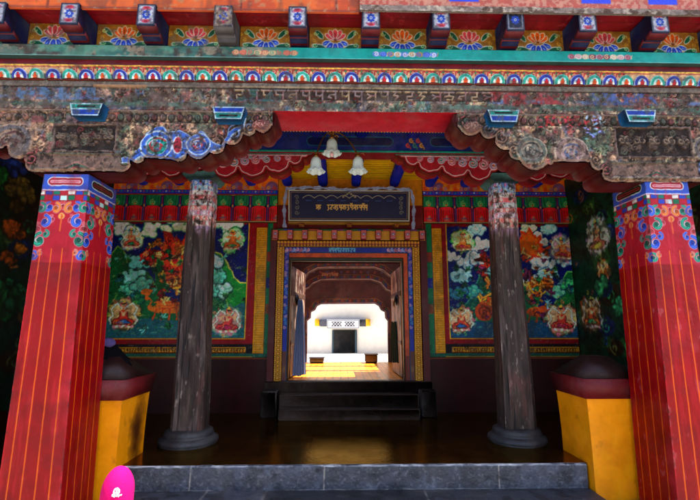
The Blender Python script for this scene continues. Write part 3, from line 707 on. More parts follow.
# red band and turquoise board
zR1 = W(350, 59.5, 3.50)[1]; zT1 = W(350, 48.5, 3.50)[1]
c = Cv(XA, XB, zL1+.003, zR1, .012, (.50,.06,.12)); c.tint(np.clip((c.noise(.12, 6)-.5)*5, 0, .5), (.36,.05,.08))
a = Acc(); a.box(XA, XB, 3.555, 4.0, zL1+.003, zR1, (.5,.06,.12)); c.to(a, (0, 3.552, 0)); a.build('red_band', PAINT, bm)
zR1 += .003
c = Cv(XA, XB, zR1, zT1, .0048, (.08,.62,.58)); 
m = np.clip((-(c.xs[None])-.42)/.25+.6*(c.noise(.25, 7)-.5), 0, 1); n = c.noise(.2, 9, 5, 2.0)
c.tint(m*.92, (.42,.46,.40)); c.tint(m*np.clip((n-.45)*7, 0, 1)*.8, (.20,.42,.38)); c.tint(m*np.clip((c.noise(.11, 10, 5)-.5)*7, 0, 1)*.75, (.30,.22,.18)); c.tint(m*np.clip((c.noise(.07, 12, 5)-.56)*9, 0, 1)*.7, (.66,.58,.48)); c.tint(m*np.clip((c.noise(.25, 19, 4)-.55)*9, 0, 1)*.7, (.36,.62,.52))
for cx_, cols in ((W(405, 55, 3.5)[0], ((.45,.55,.85),(.9,.85,.85),(.75,.55,.3),(.3,.4,.8))), (W(600, 60, 3.5)[0], ((.8,.55,.6),(.6,.25,.3),(.85,.75,.6),(.9,.8,.75))), (W(265, 53, 3.5)[0], ((.8,.5,.4),(.85,.7,.5),(.4,.6,.5),(.8,.4,.3)))):
    zc_ = (zR1+zT1)/2
    for k in range(-4, 5):
        x = cx_+k*.065; q = cols[abs(k) % 4]
        c.ell(x, zc_, .034, .026, q, None, .9); c.line(curl(x, zc_, .024, 1.2, k, 1 if k > 0 else -1, 12), .008, cols[(abs(k)+1) % 4]); c.line([(x+.03, zc_-.02), (x+.04, zc_+.02)], .006, cols[(abs(k)+2) % 4])
c.line([(XA, zR1+.004), (XB, zR1+.004)], .006, (.55,.75,.72), None, .8)
c.grain(.08, 3, .05); c.ht = (c.noise(.03, 15)-.5)*.004
a = Acc(); a.box(XA, XB, 3.505, 4.0, zR1, zT1, (.20,.30,.27)); c.to(a, (0, 3.50, 0)); 
c2 = Cv(XA, XB, 3.50, 3.62, .02, (.2,.4,.38)); c2.to(a, (0, 0, zT1+.003), v=(0, 1, 0), n=(0, 0, 1)); a.build('turquoise_board', PAINT, bm)
# flower panels, soffit and joist ends
zJ0 = W(371, 28.5, 3.32)[1]; zJ1 = W(371, 8, 3.32)[1]
zS = zJ1+.012
a = Acc(); a.box(XA, XB, 3.60, 4.0, zT1+.002, zS, (.4,.22,.1)); a.build('back_board', PAINT, bm)
cs = Cv(XA, XB, 3.345, 3.61, .01, (.56,.05,.12)); cs.tint(np.clip((cs.noise(.2, 61)-.45)*4, 0, .5), (.42,.04,.09)); cs.tint(np.clip((cs.noise(.06, 62, 4)-.68)*9, 0, .5), (.7,.3,.3))
for k in (3.35, 3.47): cs.line([(XA, k), (XB, k+.002)], .006, (.35,.03,.07))
a = Acc(); cs.to(a, (0, 0, zS), v=(0, 1, 0), n=(0, 0, -1)); a.box(XA, XB, 3.375, 4.0, zS+.003, zS+.05, (.5,.05,.1)); a.build('soffit_boards', PAINT, bm)
jx = [W(x, 18, 3.32)[0] for x in (-82, -5, 69, 146, 223, 297.5, 371, 441, 515, 587, 659, 731, 805)]
def joist_face(seed, faded):
    c = Cv(-.078, .078, zJ0, zJ1, .0045, (.20,.22,.30)); m = (zJ0+zJ1)/2
    c.rect(-.066, .066, zJ0+.012, zJ1-.012, (.62,.62,.66)); c.rect(-.056, .056, zJ0+.022, zJ1-.022, (.80,.80,.82) if not faded else (.70,.62,.52))
    for sz in (-1, 1):
        c.ell(0, m+sz*.062, .036, .018, PNK); c.ell(0, m+sz*.067, .02, .010, (.7,.15,.25))
        for sx in (-1, 1): c.line(curl(sx*.036, m+sz*.05, .014, 1, 0, sx, 8), .006, (.6,.3,.5))
    if seed == 8: c.rect(-.056, .056, zJ0+.022, zJ1-.022, (.12,.15,.25))
    for k in range(8):
        t = k*pi/4; c.ell(cos(t)*.024, m+sin(t)*.03, .014, .011, (.18,.32,.75), None, 1, t)
    c.ell(0, m, .012, .014, (.85,.88,.95)); c.ell(0, m, .006, .007, (.2,.3,.7))
    c.ht += .004
    if faded:
        c.tint(np.clip((c.noise(.03, 4+seed, 4)-.42)*7, 0, .9), (.62,.54,.45)); c.tint(np.clip((c.noise(.025, 14+seed, 4)-.55)*9, 0, .8), (.40,.30,.25))
    c.col *= .86; c.warp(.002, .03, seed); c.grain(.22, seed, .02); c.tint(np.clip((c.noise(.03, seed+9, 4)-.62)*9, 0, .6), (.35,.3,.3)); return c
for i, x in enumerate(jx):
    a = Acc(); n = (.44,.08,.12) if i % 2 == 0 else (.40,.07,.12)
    # profile along depth: nose curls up behind the painted end
    prof = [(3.325, zJ1), (3.325, zJ0), (3.37, zJ0-.004), (3.40, zJ0-.018), (3.43, zJ0-.012), (3.45, zJ0-.03), (3.50, zJ0-.045), (3.60, zT1+.006), (3.62, zT1+.006), (3.62, zJ1)]
    a.prism(prof, x-.076, x+.076, (.07,.12,.30) if i not in (4,) else (.36,.36,.38), 'x')
    # maroon curling underside strips
    for (ya, yb, za, zb) in ((3.33, 3.40, zJ0-.003, zJ0-.021), (3.43, 3.50, zJ0-.016, zJ0-.048)):
        V = [(x-.080, ya, za), (x+.080, ya, za), (x+.080, yb, zb), (x-.080, yb, zb), (x-.080, ya, za+.03), (x+.080, ya, za+.03), (x+.080, yb, zb+.035), (x-.080, yb, zb+.035)]
        a.raw(V, [[0, 1, 2, 3], [7, 6, 5, 4], [0, 4, 5, 1], [1, 5, 6, 2], [2, 6, 7, 3], [3, 7, 4, 0]], lin(n if i != 4 else (.4,.38,.38)))
    j = a.build('joist', PAINT, bm)
    a = Acc(); joist_face(i, i in (4,)).to(a, (x, 3.32, 0)); a.build('painted_end', FRESH, j)
for i in range(len(jx)-1):
    xa_, xb_ = jx[i]+.085, jx[i+1]-.075; m = (xa_+xb_)/2
    c = Cv(xa_, xb_, zT1+.006, zS-.003, .0046, (.66,.46,.14)); zc_ = (c.zs[0]+c.zs[-1])/2
    c.tint(np.clip((c.noise(.2, 70+i)-.5)*4, 0, .5), (.62,.46,.22))
    for sx in (-1, 1):
        for k in range(3): c.line(curl(m+sx*(.17+.03*k), zc_+(-.06+k*.055), .022, 1.1, k*2, sx, 10), .007, (.86,.66,.25))
    lotus(c, m, zc_-.008, .122, (.90,.42,.10) if i % 2 == 0 else (.85,.32,.36))
    c.warp(.004, .04, 30+i); c.ht += 0.004; c.grain(.22, 30+i, .03)
    if i < 4: c.tint(np.clip((c.noise(.05, 170+i, 5)-.62)*9, 0, .6), (.5,.45,.4))
    a = Acc(); c.to(a, (0, 3.595, 0)); a.build('flower_panel', PAINT, bm)
# fascia above the joists (orange at left, bare pale timber with bricks and blue at right)
zF0 = zS+.052; xm = W(360, 5, 3.28)[0]
zO = W(180, 10, 3.345)[1]; zG = W(530, 12.5, 3.29)[1]; c = Cv(XA, xm, zO, zF0+.45, .012, (.95,.45,.10)); c.tint(np.clip((c.noise(.3, 9)-.5)*5, 0, .6), (.80,.30,.10)); c.col *= .9; [c.line([(-4.2+q_*.83, 0), (-4.2+q_*.83, 9)], .014, (.35,.15,.07)) for q_ in range(8)]; c.line([(XA, zO+.012), (XA+9, zO+.012)], .018, (.55,.25,.12)); c.tint(np.clip((c.noise(.12, 29, 5, .4)-.55)*7, 0, .5), (.50,.28,.18)); c.tint(np.clip((c.noise(.05, 19, 4)-.65)*8, 0, .5), (.7,.6,.5))
a = Acc(); a.box(XA, xm-.004, 3.349, 3.37, zO, zF0+.45, (.8,.35,.1)); c.to(a, (0, 3.345, 0)); a.build('orange_fascia', PAINT, bm)
zH = zG+.052; c = Cv(xm, XB, zG, zH, .006, (.58,.52,.48)); c.tint(np.clip((c.noise(.10, 9, 5)-.5)*6, 0, .8), (.35,.27,.22)); c.tint(np.clip((c.noise(.06, 39, 4)-.58)*8, 0, .8), (.75,.7,.62)); c.ht = (c.noise(.05, 8)-.5)*.012
a = Acc(); a.box(xm, XB, 3.30, 3.318, zG, zH, (.5,.45,.4)); c.to(a, (0, 3.292, 0)); a.build('timber_fascia', WORN, bm)
c = Cv(xm, XB, zH+.002, zF0+.46, .008, (.72,.34,.26))
c.tint(np.clip((c.noise(.03, 9, 4)-.45)*6, 0, .7), (.80,.62,.52)); 
for px_ in (465, 598, 665, 730): x_, z_ = W(px_, 2, 3.28); c.rect(x_-.13, x_+.13, zF0+.0, zF0+.5, (.10,.25,.85))
a = Acc(); a.box(xm, XB, 3.31, 3.33, zH+.002, zF0+.46, (.6,.4,.3)); c.to(a, (0, 3.305, 0)); a.build('red_blue_fascia', PAINT, bm)
# little slotted end blocks under the letters
for k, (px_, py_, up) in enumerate(((87, 110.5, 1), (229, 114, 0), (503, 117, 1), (639.5, 117, 0))):
    x, z = W(px_, py_, 3.5); h = .058; w = .142
    out = [(-w, h), (w, h), (w-.03, -h), (-w+.03, -h)]
    c = Cv(-w, w, -h, h, .0045, (.10,.26,.66)); c1, c2_ = ((.14,.62,.56), (.12,.28,.70)) if up else ((.12,.28,.70), (.10,.60,.56))
    c.rect(-w, w, .0, h, c1); c.rect(-w, w, -h, .0, c2_); c.line([(-w, .004), (w, .004)], .010, (.78,.88,.88), .002)
    D = c.psdf(out, c.xs[None], c.zs[:, None]); c.put(slice(None), slice(None), np.abs(D+.006)-.006, (.78,.88,.90), .002)
    zz = h*.5 if up else -h*.42; c.line([(-.07, zz), (.07, zz)], .018, (.04,.05,.06), -.004); c.col *= .84; c.grain(.3, k, .03); c.tint(np.clip((c.noise(.04, 9+k, 4)-.58)*9, 0, .6), (.35,.33,.30)); mk = c.mask(out); c.ht[~mk] = 0
    a = Acc(); a.prism([(x+p_, z+q_) for p_, q_ in out], 3.486, 3.60, (.10,.34,.50)); c.to(a, (x, 3.48, z), mask=mk); b = a.build('slotted_block', FRESH, bm)
# wall and eaves above, beyond the top of the picture
a = Acc(); a.box(XA, XB, 3.34, 6.9, zF0+.462, zF0+1.4, (.45,.12,.10)); a.build('upper_wall', PAINT, bm)

for nm_, x0_, x1_, lb_ in (('side_wing', -11, XA-.01, 'plain whitewashed wing of the temple beyond the left end of the carved beam'), ('side_wing', XB+.01, 11, 'plain whitewashed wing of the temple beyond the right end of the carved beam')):
    t_ = thing(nm_, ((x0_+x1_)/2, 4.0, 0), lb_, 'building')
    c = Cv(x0_, x1_, 0, 4.6, .05, (.80,.77,.70)); c.tint(np.clip((c.noise(.6, 5)-.5)*4, 0, .5), (.62,.56,.48)); c.tint(np.clip((c.noise(.2, 9, 3, .2)-.55)*5, 0, .4), (.5,.44,.38)); c.rect(x0_, x1_, 0, .5, (.42,.10,.09))
    a = Acc(); c.to(a, (0, 3.70, 0)); a.box(x0_, x1_, 3.71, 6.9, 0, 4.59, (.78,.74,.68)); a.build('wall', WHITEW, t_)
    a = Acc(); a.box(x0_-.0, x1_, 3.60, 6.95, 4.6, 5.5, (.42,.12,.10)); a.build('parapet', PAINT, t_)
# ------------------------------------------------------------------ inner row: two slim worn timber pillars
def small_pillar(cx, zt, seed, label):
    t = thing('wooden_pillar', (cx, 5.0, FZ), label, 'pillar', 'slim worn timber pillars inside the porch')
    y0 = 4.85; a = Acc(); res = .0056; zb = FZ+.13
    wt, wb, ch = .27, .345, .045
    angs = []
    def ring(w, zz):    # chamfered square, 8 corners
        h = w/2; c_ = ch
        return [(-h+c_, -h), (h-c_, -h), (h, -h+c_), (h, h-c_), (h-c_, h), (-h+c_, h), (-h, h-c_), (-h, -h+c_)]
    for f in range(8):
        L = (wt+wb)/2-2*ch if f % 2 == 0 else ch*1.414
        c = Cv(0, L, zb, zt, res, (.30,.25,.225)); sd = seed+f*5
        st_ = c.noise(.035, sd, 5, .07); c.col *= (.5+1.0*st_)[..., None]
        c.tint(np.clip((c.noise(.10, sd+2, 5, .3)-.5)*6, 0, 1)*.6, (.22,.15,.13)); c.tint(np.clip((c.noise(.12, sd+4, 4, .25)-.55)*7, 0, 1)*.55, (.50,.44,.42))
        c.tint(np.clip((c.noise(.03, sd+11, 4, .3)-.73)*14, 0, 1)*.55, (.72,.66,.60))
        c.tint(np.clip((c.noise(.15, sd+31, 4, .4)-.55)*7, 0, 1)*.45, (.45,.26,.24))
        zz = (zt-c.zs[:, None])     # distance below the top
        pm = np.clip((.62-zz+.5*(c.noise(.12, sd+6, 4, .3)-.5))*7, 0, 1)
        P = Cv(0, L, zb, zt, res, (.50,.42,.52))
        for q in range(9):
            z1_ = zt-q*.062
            P.rect(0, L, z1_-.058, z1_, [(.30,.46,.86),(.42,.58,.90),(.66,.66,.82),(.74,.40,.42),(.60,.66,.80),(.72,.46,.46),(.60,.52,.60),(.70,.46,.42),(.6,.5,.46)][q])
            for r_ in range(3): P.line(curl(L*(r_+.5)/3, z1_-.03, .022, 1.2, q+r_, 1 if r_ % 2 else -1, 10), .008, [(.8,.8,.85),(.75,.3,.35),(.7,.75,.8)][(q+r_) % 3])
            P.line([(0, z1_-.06), (L, z1_-.06)], .004, (.7,.7,.72), None, .5)
        P.grain(.15, sd, .02); P.col = np.clip(P.col*1.45, 0, 1)
        pm *= np.clip((c.noise(.05, sd+8, 4)-.22)*4, 0, 1)
        c.col = c.col*(1-pm[..., None]*.9)+P.col*pm[..., None]*.9
        cr = c.noise(.022, sd+21, 3, .045); c.tint(np.clip((cr-.68)*9, 0, 1)*.75*(1-.75*pm), (.08,.06,.06)); c.ht = (c.noise(.05, sd+1, 4, .15)-.5)*.014-.006*np.clip((cr-.72)*14, 0, 1)
        U = c.xs/L; k = (c.zs-zb)/(zt-zb)
        X = np.zeros((c.H, c.Wd)); Y = np.zeros((c.H, c.Wd))
        rb, rt = ring(wb, 0), ring(wt, 0)
        for q in range(2):
            w_ = (1-U) if q == 0 else U
            b = rb[(f+q) % 8]; t_ = rt[(f+q) % 8]
            X += w_[None]*(b[0]*(1-k)+t_[0]*k)[:, None]; Y += w_[None]*(b[1]*(1-k)+t_[1]*k)[:, None]
        nx, ny = np.array([rb[(f+1) % 8][1]-rb[f][1], -(rb[(f+1) % 8][0]-rb[f][0])])/math.hypot(rb[(f+1) % 8][0]-rb[f][0], rb[(f+1) % 8][1]-rb[f][1])
        ed = np.minimum(1, np.minimum(U, 1-U)/.08)[None]
        bow = .006*np.sin(c.zs*2.1+seed)[:, None]
        a.grid(np.stack([cx+X+nx*c.ht*ed+bow, y0+.16+Y+ny*c.ht*ed, np.repeat(c.zs[:, None], c.Wd, 1)], -1), lin(np.clip(c.col, 0, 1)))
    a.build('shaft', WOOD, t)
    a = Acc(); a.lathe([(.30, FZ), (.315, FZ+.02), (.31, FZ+.055), (.27, FZ+.075), (.255, FZ+.085), (.262, FZ+.10), (.25, FZ+.135), (.215, FZ+.155), (.19, FZ+.16)], cx, y0+.16, (.24,.23,.23), 40); a.build('stone_base', STONE, t, True)
    # small capital block
    a = Acc(); a.prism([(cx-.15, zt-.002), (cx+.15, zt-.002), (cx+.20, zt+.05), (cx+.19, zt+.10), (cx-.19, zt+.10), (cx-.20, zt+.05)], y0-.03, y0+.34, (.34,.50,.50)); a.build('capital', WORN, t)
    return t
YI = 4.78
tL = small_pillar(W(200, 178, 4.85)[0], W(200, 179, 4.85)[1], 201, 'left slim timber pillar, bare wood below faded blue paint, beside the sooty pedestal')
tR = small_pillar(W(506, 181, 4.85)[0], W(506, 182, 4.85)[1], 251, 'right slim timber pillar, dark scratched wood with a pale split edge')
def inner_bracket(parent, half, cx, seed, ztop):
    pts = [W(x, y, YI) for x, y in half]
    c0 = parent.location.x
    right = pts if half[0][0] > cx else pts
    dx = [(p[0]-c0, p[1]) for p in right]
    if dx[0][0] < 0: dx = [(-p[0], p[1]) for p in dx]
    dx = sorted(dx, key=lambda p: p[0]) if False else dx
    outl = [(c0-p[0], p[1]) for p in dx[::-1]]+[(c0+p[0], p[1]) for p in dx]
    o2 = [outl[0]]
    for a_, b_ in zip(outl[:-1], outl[1:]):
        L_ = math.hypot(b_[0]-a_[0], b_[1]-a_[1])
        if .03 < L_ < .3:
            nx_, nz_ = (b_[1]-a_[1])/L_, -(b_[0]-a_[0])/L_
            for k_ in (1, 2, 3, 4): t_ = k_/5; o2.append((a_[0]*(1-t_)+b_[0]*t_+nx_*.16*L_*sin(pi*t_), a_[1]*(1-t_)+b_[1]*t_+nz_*.16*L_*sin(pi*t_)))
        o2.append(b_)
    outl = o2; full = [(outl[0][0], ztop)]+outl+[(outl[-1][0], ztop)]
    a = Acc(); a.prism(full, YI+.012, 5.02, (.52,.04,.08)); o = a.build('bracket', PAINT, parent)
    xs = [p[0] for p in full]; zs = [p[1] for p in full]
    c = Cv(min(xs), max(xs), min(zs), ztop, .0055, (.62,.10,.17))
    mk = c.mask(full); D = c.psdf(full, c.xs[None], c.zs[:, None])
    k = 0
    for sx in (-1, 1):
        for i, (ox, oz, r) in enumerate([(.16+.125*q_, -.135+.011*q_*1.1, .066-.004*q_) for q_ in range(8)]+[(.22+.125*q_, -.05, .028) for q_ in range(5)]):
            X_, Z_ = c0+sx*ox, ztop+oz+.0
            c.line(curl(X_, Z_, r, 1.6, pi/2, sx, 26), r*.42, (.86,.78,.80), .006); c.line(curl(X_, Z_, r, 1.6, pi/2, sx, 26), r*.20, [(.50,.45,.62),(.68,.25,.35),(.30,.5,.55)][i % 3], .008)
            c.ell(X_, Z_, r*.2, r*.2, [(.8,.5,.2),(.1,.5,.35)][i % 2])
    c.ell(c0, ztop-.1, .07, .07, (.2,.5,.5)); c.line(curl(c0, ztop-.1, .06, 1.5), .014, WHT)
    c.put(slice(None), slice(None), np.abs(D+.022)-.007, (.85,.74,.75), .006); c.put(slice(None), slice(None), np.abs(D+.008)-.010, (.58,.03,.08), .002)
    c.rect(min(xs), max(xs), ztop-.012, ztop, (.25,.55,.5)); c.ht[~mk] = 0; c.grain(.15, seed, .03)
    a = Acc(); c.to(a, (0, YI, 0), mask=mk); a.build('scroll_face', PAINT, o)
zBB = W(350, 152.5, YI-.04)[1]
inner_bracket(tL, [(206,168),(214,170),(222,177),(232,175),(238,168),(246,175),(258,176),(266,168),(274,172),(284,171),(290,163),(297,165),(303,158),(309,156),(313,151)], 200, 5, zBB)
inner_bracket(tR, [(500,168),(492,172),(484,180),(475,180),(468,172),(460,177),(448,175),(442,168),(434,172),(424,171),(418,164),(411,166),(404,158),(398,156),(393,151)], 506, 6, zBB)
# inner beam
ib = thing('blue_beam', (.1, 4.95, zBB), 'dark blue lintel beam with turquoise edges crossing the porch behind the bell lamps', 'beam')
c = Cv(-3.58, 3.6, zBB, zBB+.36, .0065, (.05,.16,.48))
c.line([(-4, zBB+.012), (4, zBB+.012)], .030, (.08,.58,.52), .008); c.line([(-4, zBB+.27), (4, zBB+.27)], .02, (.06,.42,.40), .006)
for k in range(-3, 4):
    x = .1+k*1.45-.72+.72
    c.line([(x-.45, zBB+.14), (x+.45, zBB+.14)], .12, (.10,.42,.50)); c.line([(x-.45, zBB+.14), (x+.45, zBB+.14)], .10, (.03,.08,.32))
for x in (W(252, 140, 4.74)[0], W(415, 140, 4.74)[0], -2.4, 2.6):
    for i in range(5): scroll(c, x-.08+i*.04, zBB+.09+.06*(i % 2), .028, [(.6,.12,.15),(.7,.45,.15),(.1,.4,.4)][i % 3], (.5,.5,.4), 1)
c.grain(.2, 4, .04)
a = Acc(); a.box(-3.58, 3.6, 4.755, 4.97, zBB+.003, zBB+.36, (.50,.03,.07)); c.to(a, (0, 4.745, 0)); a.build('beam_face', PAINT, ib)

# ------------------------------------------------------------------ ceiling
YW_ = 6.60
zC = EYE+2.30
ce = thing('porch_ceiling', (.1, 5.5, zC), 'yellow plank porch ceiling carried on blue round edged joists above the doorway', 'ceiling')
c = Cv(-3.58, 3.60, 4.0, 6.62, .012, (1.0,.80,.08))
for k in range(40): c.line([(-4, 4+k*.075), (4, 4+k*.075)], .010, (.50,.28,.02), -.01)
for k in range(18):
    x = -3.6+k*.41; 
c.grain(.1, 3, .08)
a = Acc(); c.to(a, (0, 0, zC), v=(0, 1, 0), n=(0, 0, -1)); a.box(-3.58, 3.6, 4.01, 6.62, zC+.012, zC+.06, (.4,.3,.1)); a.build('planks', PAINT, ce)
cxs = [W(x, 172, 6.1)[0] for x in (322, 357, 398)]
px_ = (cxs[2]-cxs[0])/2
for i in range(-7, 7):
    x = cxs[0]+i*px_ if i not in (0, 1, 2) else cxs[i]
    if abs(x) > 3.5: continue
    a = Acc(); w = .072; h = .135
    pts = [(x-w, zC-.002), (x-w, zC-h+.04), (x-w*.7, zC-h+.01), (x, zC-h), (x+w*.7, zC-h+.01), (x+w, zC-h+.04), (x+w, zC-.002)]
    a.prism(pts, 4.02, 6.565, (.06,.14,.66)); a.build('joist', PAINT, ce)

# ------------------------------------------------------------------ back wall with murals
PYW = lambda x, y: W(x, y, YW_-.02)
SW = (YW_-.02)/F
def zy(y): return PYW(350, y)[1]
def frieze(c, x0, x1, zt_, zb_, off=0):
    H = zt_-zb_
    c.rect(x0, x1, zb_, zt_, (.06,.10,.10))
    z1 = zt_-H*.16; zm = zb_+H*.50
    c.rect(x0, x1, z1, zt_, (.12,.24,.80)); c.rect(x0, x1, z1, z1+.02, (.62,.12,.20)); c.line([(x0, z1-.004), (x1, z1-.004)], .012, (.75,.55,.2), .01)
    n = int((x1-x0)/.05)
    for i in range(n): c.ell(x0+(i+.5)*.05, z1+H*.11, .014, .012, [(.85,.85,.8),(.8,.3,.2),(.2,.6,.5),(.6,.3,.6)][i % 4], .004)
    p = .275; n = int((x1-x0)/p)+2
    for i in range(n):
        x = x0+off+i*p
        if x > x1+p/2: break
        # green bell
        c.ell(x, zm+.045, p*.40, .085, (.07,.56,.36), .02); c.rect(x-p*.40, x+p*.40, zm+.045, z1-.01, (.07,.56,.36), .02)
        c.line(curl(x, zm+.045, .048, 1.4, pi/2, 1, 20), .016, (.55,.78,.45), .024); c.ell(x, zm+.02, .016, .016, (.85,.5,.2), .03)
        for sx in (-1, 1): c.line([(x+sx*p*.32, z1-.02), (x+sx*p*.27, zm)], .008, (.02,.22,.15), .02)
        c.rect(x+p*.40, x+p*.60, zb_, z1-.012, (.07,.08,.34), -.01); c.line([(x+p*.5, zb_+.02), (x+p*.5, z1-.03)], .018, (.62,.12,.30), .0); c.ell(x+p*.5, zm, .018, .02, (.85,.6,.2), .01)
        # red pleat below
        c.rect(x-p*.42, x+p*.42, zb_+.008, zm-.035, (.88,.04,.12), .028); c.ell(x, zm-.035, p*.42, .03, (.95,.08,.18), .03)
        for sx in (-1, 1): c.line([(x+sx*p*.30, zm-.04), (x+sx*p*.34, zb_)], .012, (.42,.02,.08), .02); c.line([(x+sx*p*.18, zm-.05), (x+sx*p*.21, zb_)], .008, (.55,.02,.10), .022); c.line([(x+sx*p*.10, z1-.02), (x+sx*p*.12, zm+.09)], .008, (.03,.34,.22), .022); c.line([(x+sx*p*.44, zb_), (x+sx*p*.44, z1-.03)], .010, (.15,.28,.62), .012)
        c.ell(x, zb_+.085, .022, .024, (.80,.50,.42), .034); c.poly([(x-.045, zb_+.02), (x, zb_+.09), (x+.045, zb_+.02)], (.74,.42,.36), .034); c.line([(x-.05, zb_+.06), (x+.05, zb_+.06)], .012, (.3,.4,.6), .034)
    c.line([(x0, zb_), (x1, zb_)], .014, (.75,.68,.42), .03)
def blob(c, x, z, r, cc, seed):     # a fold of robe: overlapping strokes of one hue
    R = random.Random(seed)
    for i in range(9):
        a = R.uniform(0, 6.28); k = R.uniform(.2, .8); p = (x+cos(a)*r*k, z+sin(a)*r*k); d = R.uniform(0, 3.1); L = r*R.uniform(.35, .7)
        f = R.choice((.35, .7, 1, 1, 1.3)); pts = [(p[0]-cos(d)*L, p[1]-sin(d)*L), (p[0]+R.uniform(-.2, .2)*r, p[1]+R.uniform(-.2, .2)*r), (p[0]+cos(d)*L, p[1]+sin(d)*L)]
        c.line(pts, r*.36, tuple(t*.28 for t in cc)); c.line(pts, r*.26, tuple(min(1, t*f) for t in cc))
def crowd(c, q, s, box, n, pal, seed, small=1.0):
    R = random.Random(seed)
    for i in range(n):
        x, z = q(R.uniform(box[0], box[2]), R.uniform(box[1], box[3])); blob(c, x, z, R.uniform(2.0, 4.2)*s*small, R.choice(pal), seed*100+i)
def mural_left(c):
    q = lambda x, y: PYW(x, y); s = SW
    a_, b_ = q(60, 338)[0], q(247, 224)[0]
    zt_, zb_ = zy(224.5), zy(338)
    c.rect(-4, 4, zb_, zt_, (.04,.08,.30)); 
    hill(c, q(95, 0)[0], q(175, 0)[0], zb_+.1, zy(243), (.05,.27,.13), (.4,.5,.2), 1); hill(c, q(196, 0)[0], q(285, 0)[0], zb_, zy(246), (.06,.42,.16), (.80,.72,.30), 4)
    hill(c, q(120, 0)[0], q(215, 0)[0], zb_+.05, zy(268), (.04,.30,.16), (.3,.5,.2), 3); hill(c, q(198, 0)[0], q(250, 0)[0], zb_+.05, zy(272), (.04,.32,.20), (.45,.6,.3), 6)
    c.poly([q(100,340), q(100,322), q(150,318), q(200,324), q(248,300), q(248,340)], (.10,.30,.32)); 
    for i in range(26): 
        x, z = q(random.uniform(110, 246), random.uniform(315, 337)); c.line([(x, z), (x+.1, z+.01)], .008, random.choice([(.2,.45,.42),(.05,.2,.2),(.3,.5,.35)]))
    for (x, y, r, cc) in ((120,228,9,(.75,.82,.75)),(150,229,10,(.80,.88,.66)),(178,226,9,(.75,.8,.6)),(228,226,10,(.8,.88,.75))): cloud(c, *q(x, y), r*s, cc, (.2,.45,.35), x, 6, 1.8)
    for (x, y, r, cc) in ((140,262,9,(.35,.72,.66)),(134,276,10,(.40,.74,.62)),(128,289,8,(.28,.62,.48)),(142,285,9,(.30,.60,.50)),(212,262,10,(.60,.80,.82)),(214,278,11,(.28,.62,.52)),(222,290,9,(.50,.74,.62)),(209,292,8,(.3,.6,.5)),(133,300,8,(.08,.35,.2))): cloud(c, *q(x, y), r*s, cc, (.04,.15,.18), x*3+y, 7)
    R = random.Random(9)
    for i in range(260):
        x, z = q(R.uniform(112, 246), R.uniform(262, 336)); k = R.uniform(.6, 1.5)
        c.line([(x-.02*k, z), (x, z+.02*k), (x+.02*k, z)], .007, R.choice([(.12,.50,.22),(.02,.16,.08),(.35,.55,.25),(.10,.38,.35),(.6,.6,.3)]), None, .8)
    # central wrathful rider
    x, z = q(178, 262); flames(c, x, z, 25*s, (.45,.08,.05), (.70,.20,.06), 3)
    x, z = q(176, 270); figure(c, x, z, 21*s, (.80,.30,.08), (.60,.10,.08), None, (.85,.6,.2), 8)
    for (x, y, r, cc) in ((146,253,6,(.65,.10,.05)),(146,253,3,(.85,.5,.3)),(156,258,7,(.55,.10,.08)),(164,247,6,(.7,.2,.06)),(183,250,8,(.75,.42,.10)),(190,262,8,(.72,.28,.08)),(178,283,9,(.80,.45,.10)),(188,286,7,(.7,.3,.1)),(162,300,5,(.6,.1,.06))): 
        blob(c, *q(x, y), r*s, cc, x+y)
    c.poly([q(158,258), q(164,262), q(166,288), q(162,300), q(156,290), q(155,270)], (.03,.25,.10), edge=(.2,.45,.2), ew=.01)
    x, z = q(168, 307); c.ell(x, z, 20*s, 6.5*s, (.78,.36,.08)); c.line([q(152,303), q(146,297), q(150,291)], .05, (.75,.32,.08)); c.ell(*q(146, 292), 5*s, 3.5*s, (.75,.34,.08))
    for k in range(5): c.line([q(156+k*7, 309), q(153+k*8, 320)], .026, (.60,.22,.06))
    for k in range(3): c.line([q(158, 303+k*3), q(190, 301+k*3)], .008, (.4,.1,.05))
    crowd(c, q, s, (150,242,200,312), 55, [(.78,.30,.08),(.62,.12,.06),(.85,.58,.16),(.06,.34,.16),(.75,.40,.10),(.45,.08,.06),(.9,.75,.4)], 3)
    crowd(c, q, s, (116,255,246,334), 40, [(.06,.40,.20),(.04,.25,.14),(.35,.70,.60),(.10,.34,.36),(.2,.5,.25)], 4)
    x, z = q(132, 238); figure(c, x, z, 13*s, (.70,.30,.22), halo=(.70,.84,.74), seed=4); x, z = q(232, 240); figure(c, x, z, 13*s, (.85,.35,.12), skin=(.8,.4,.2), halo=(.62,.85,.62), seed=5, hedge=(.1,.3,.2))
    x, z = q(124, 314); figure(c, x, z, 17*s, (.62,.16,.10), halo=(.68,.56,.34), seed=6); x, z = q(227, 320); figure(c, x, z, 16*s, (.66,.20,.20), halo=(.70,.45,.42), seed=7, hedge=(.35,.5,.4))
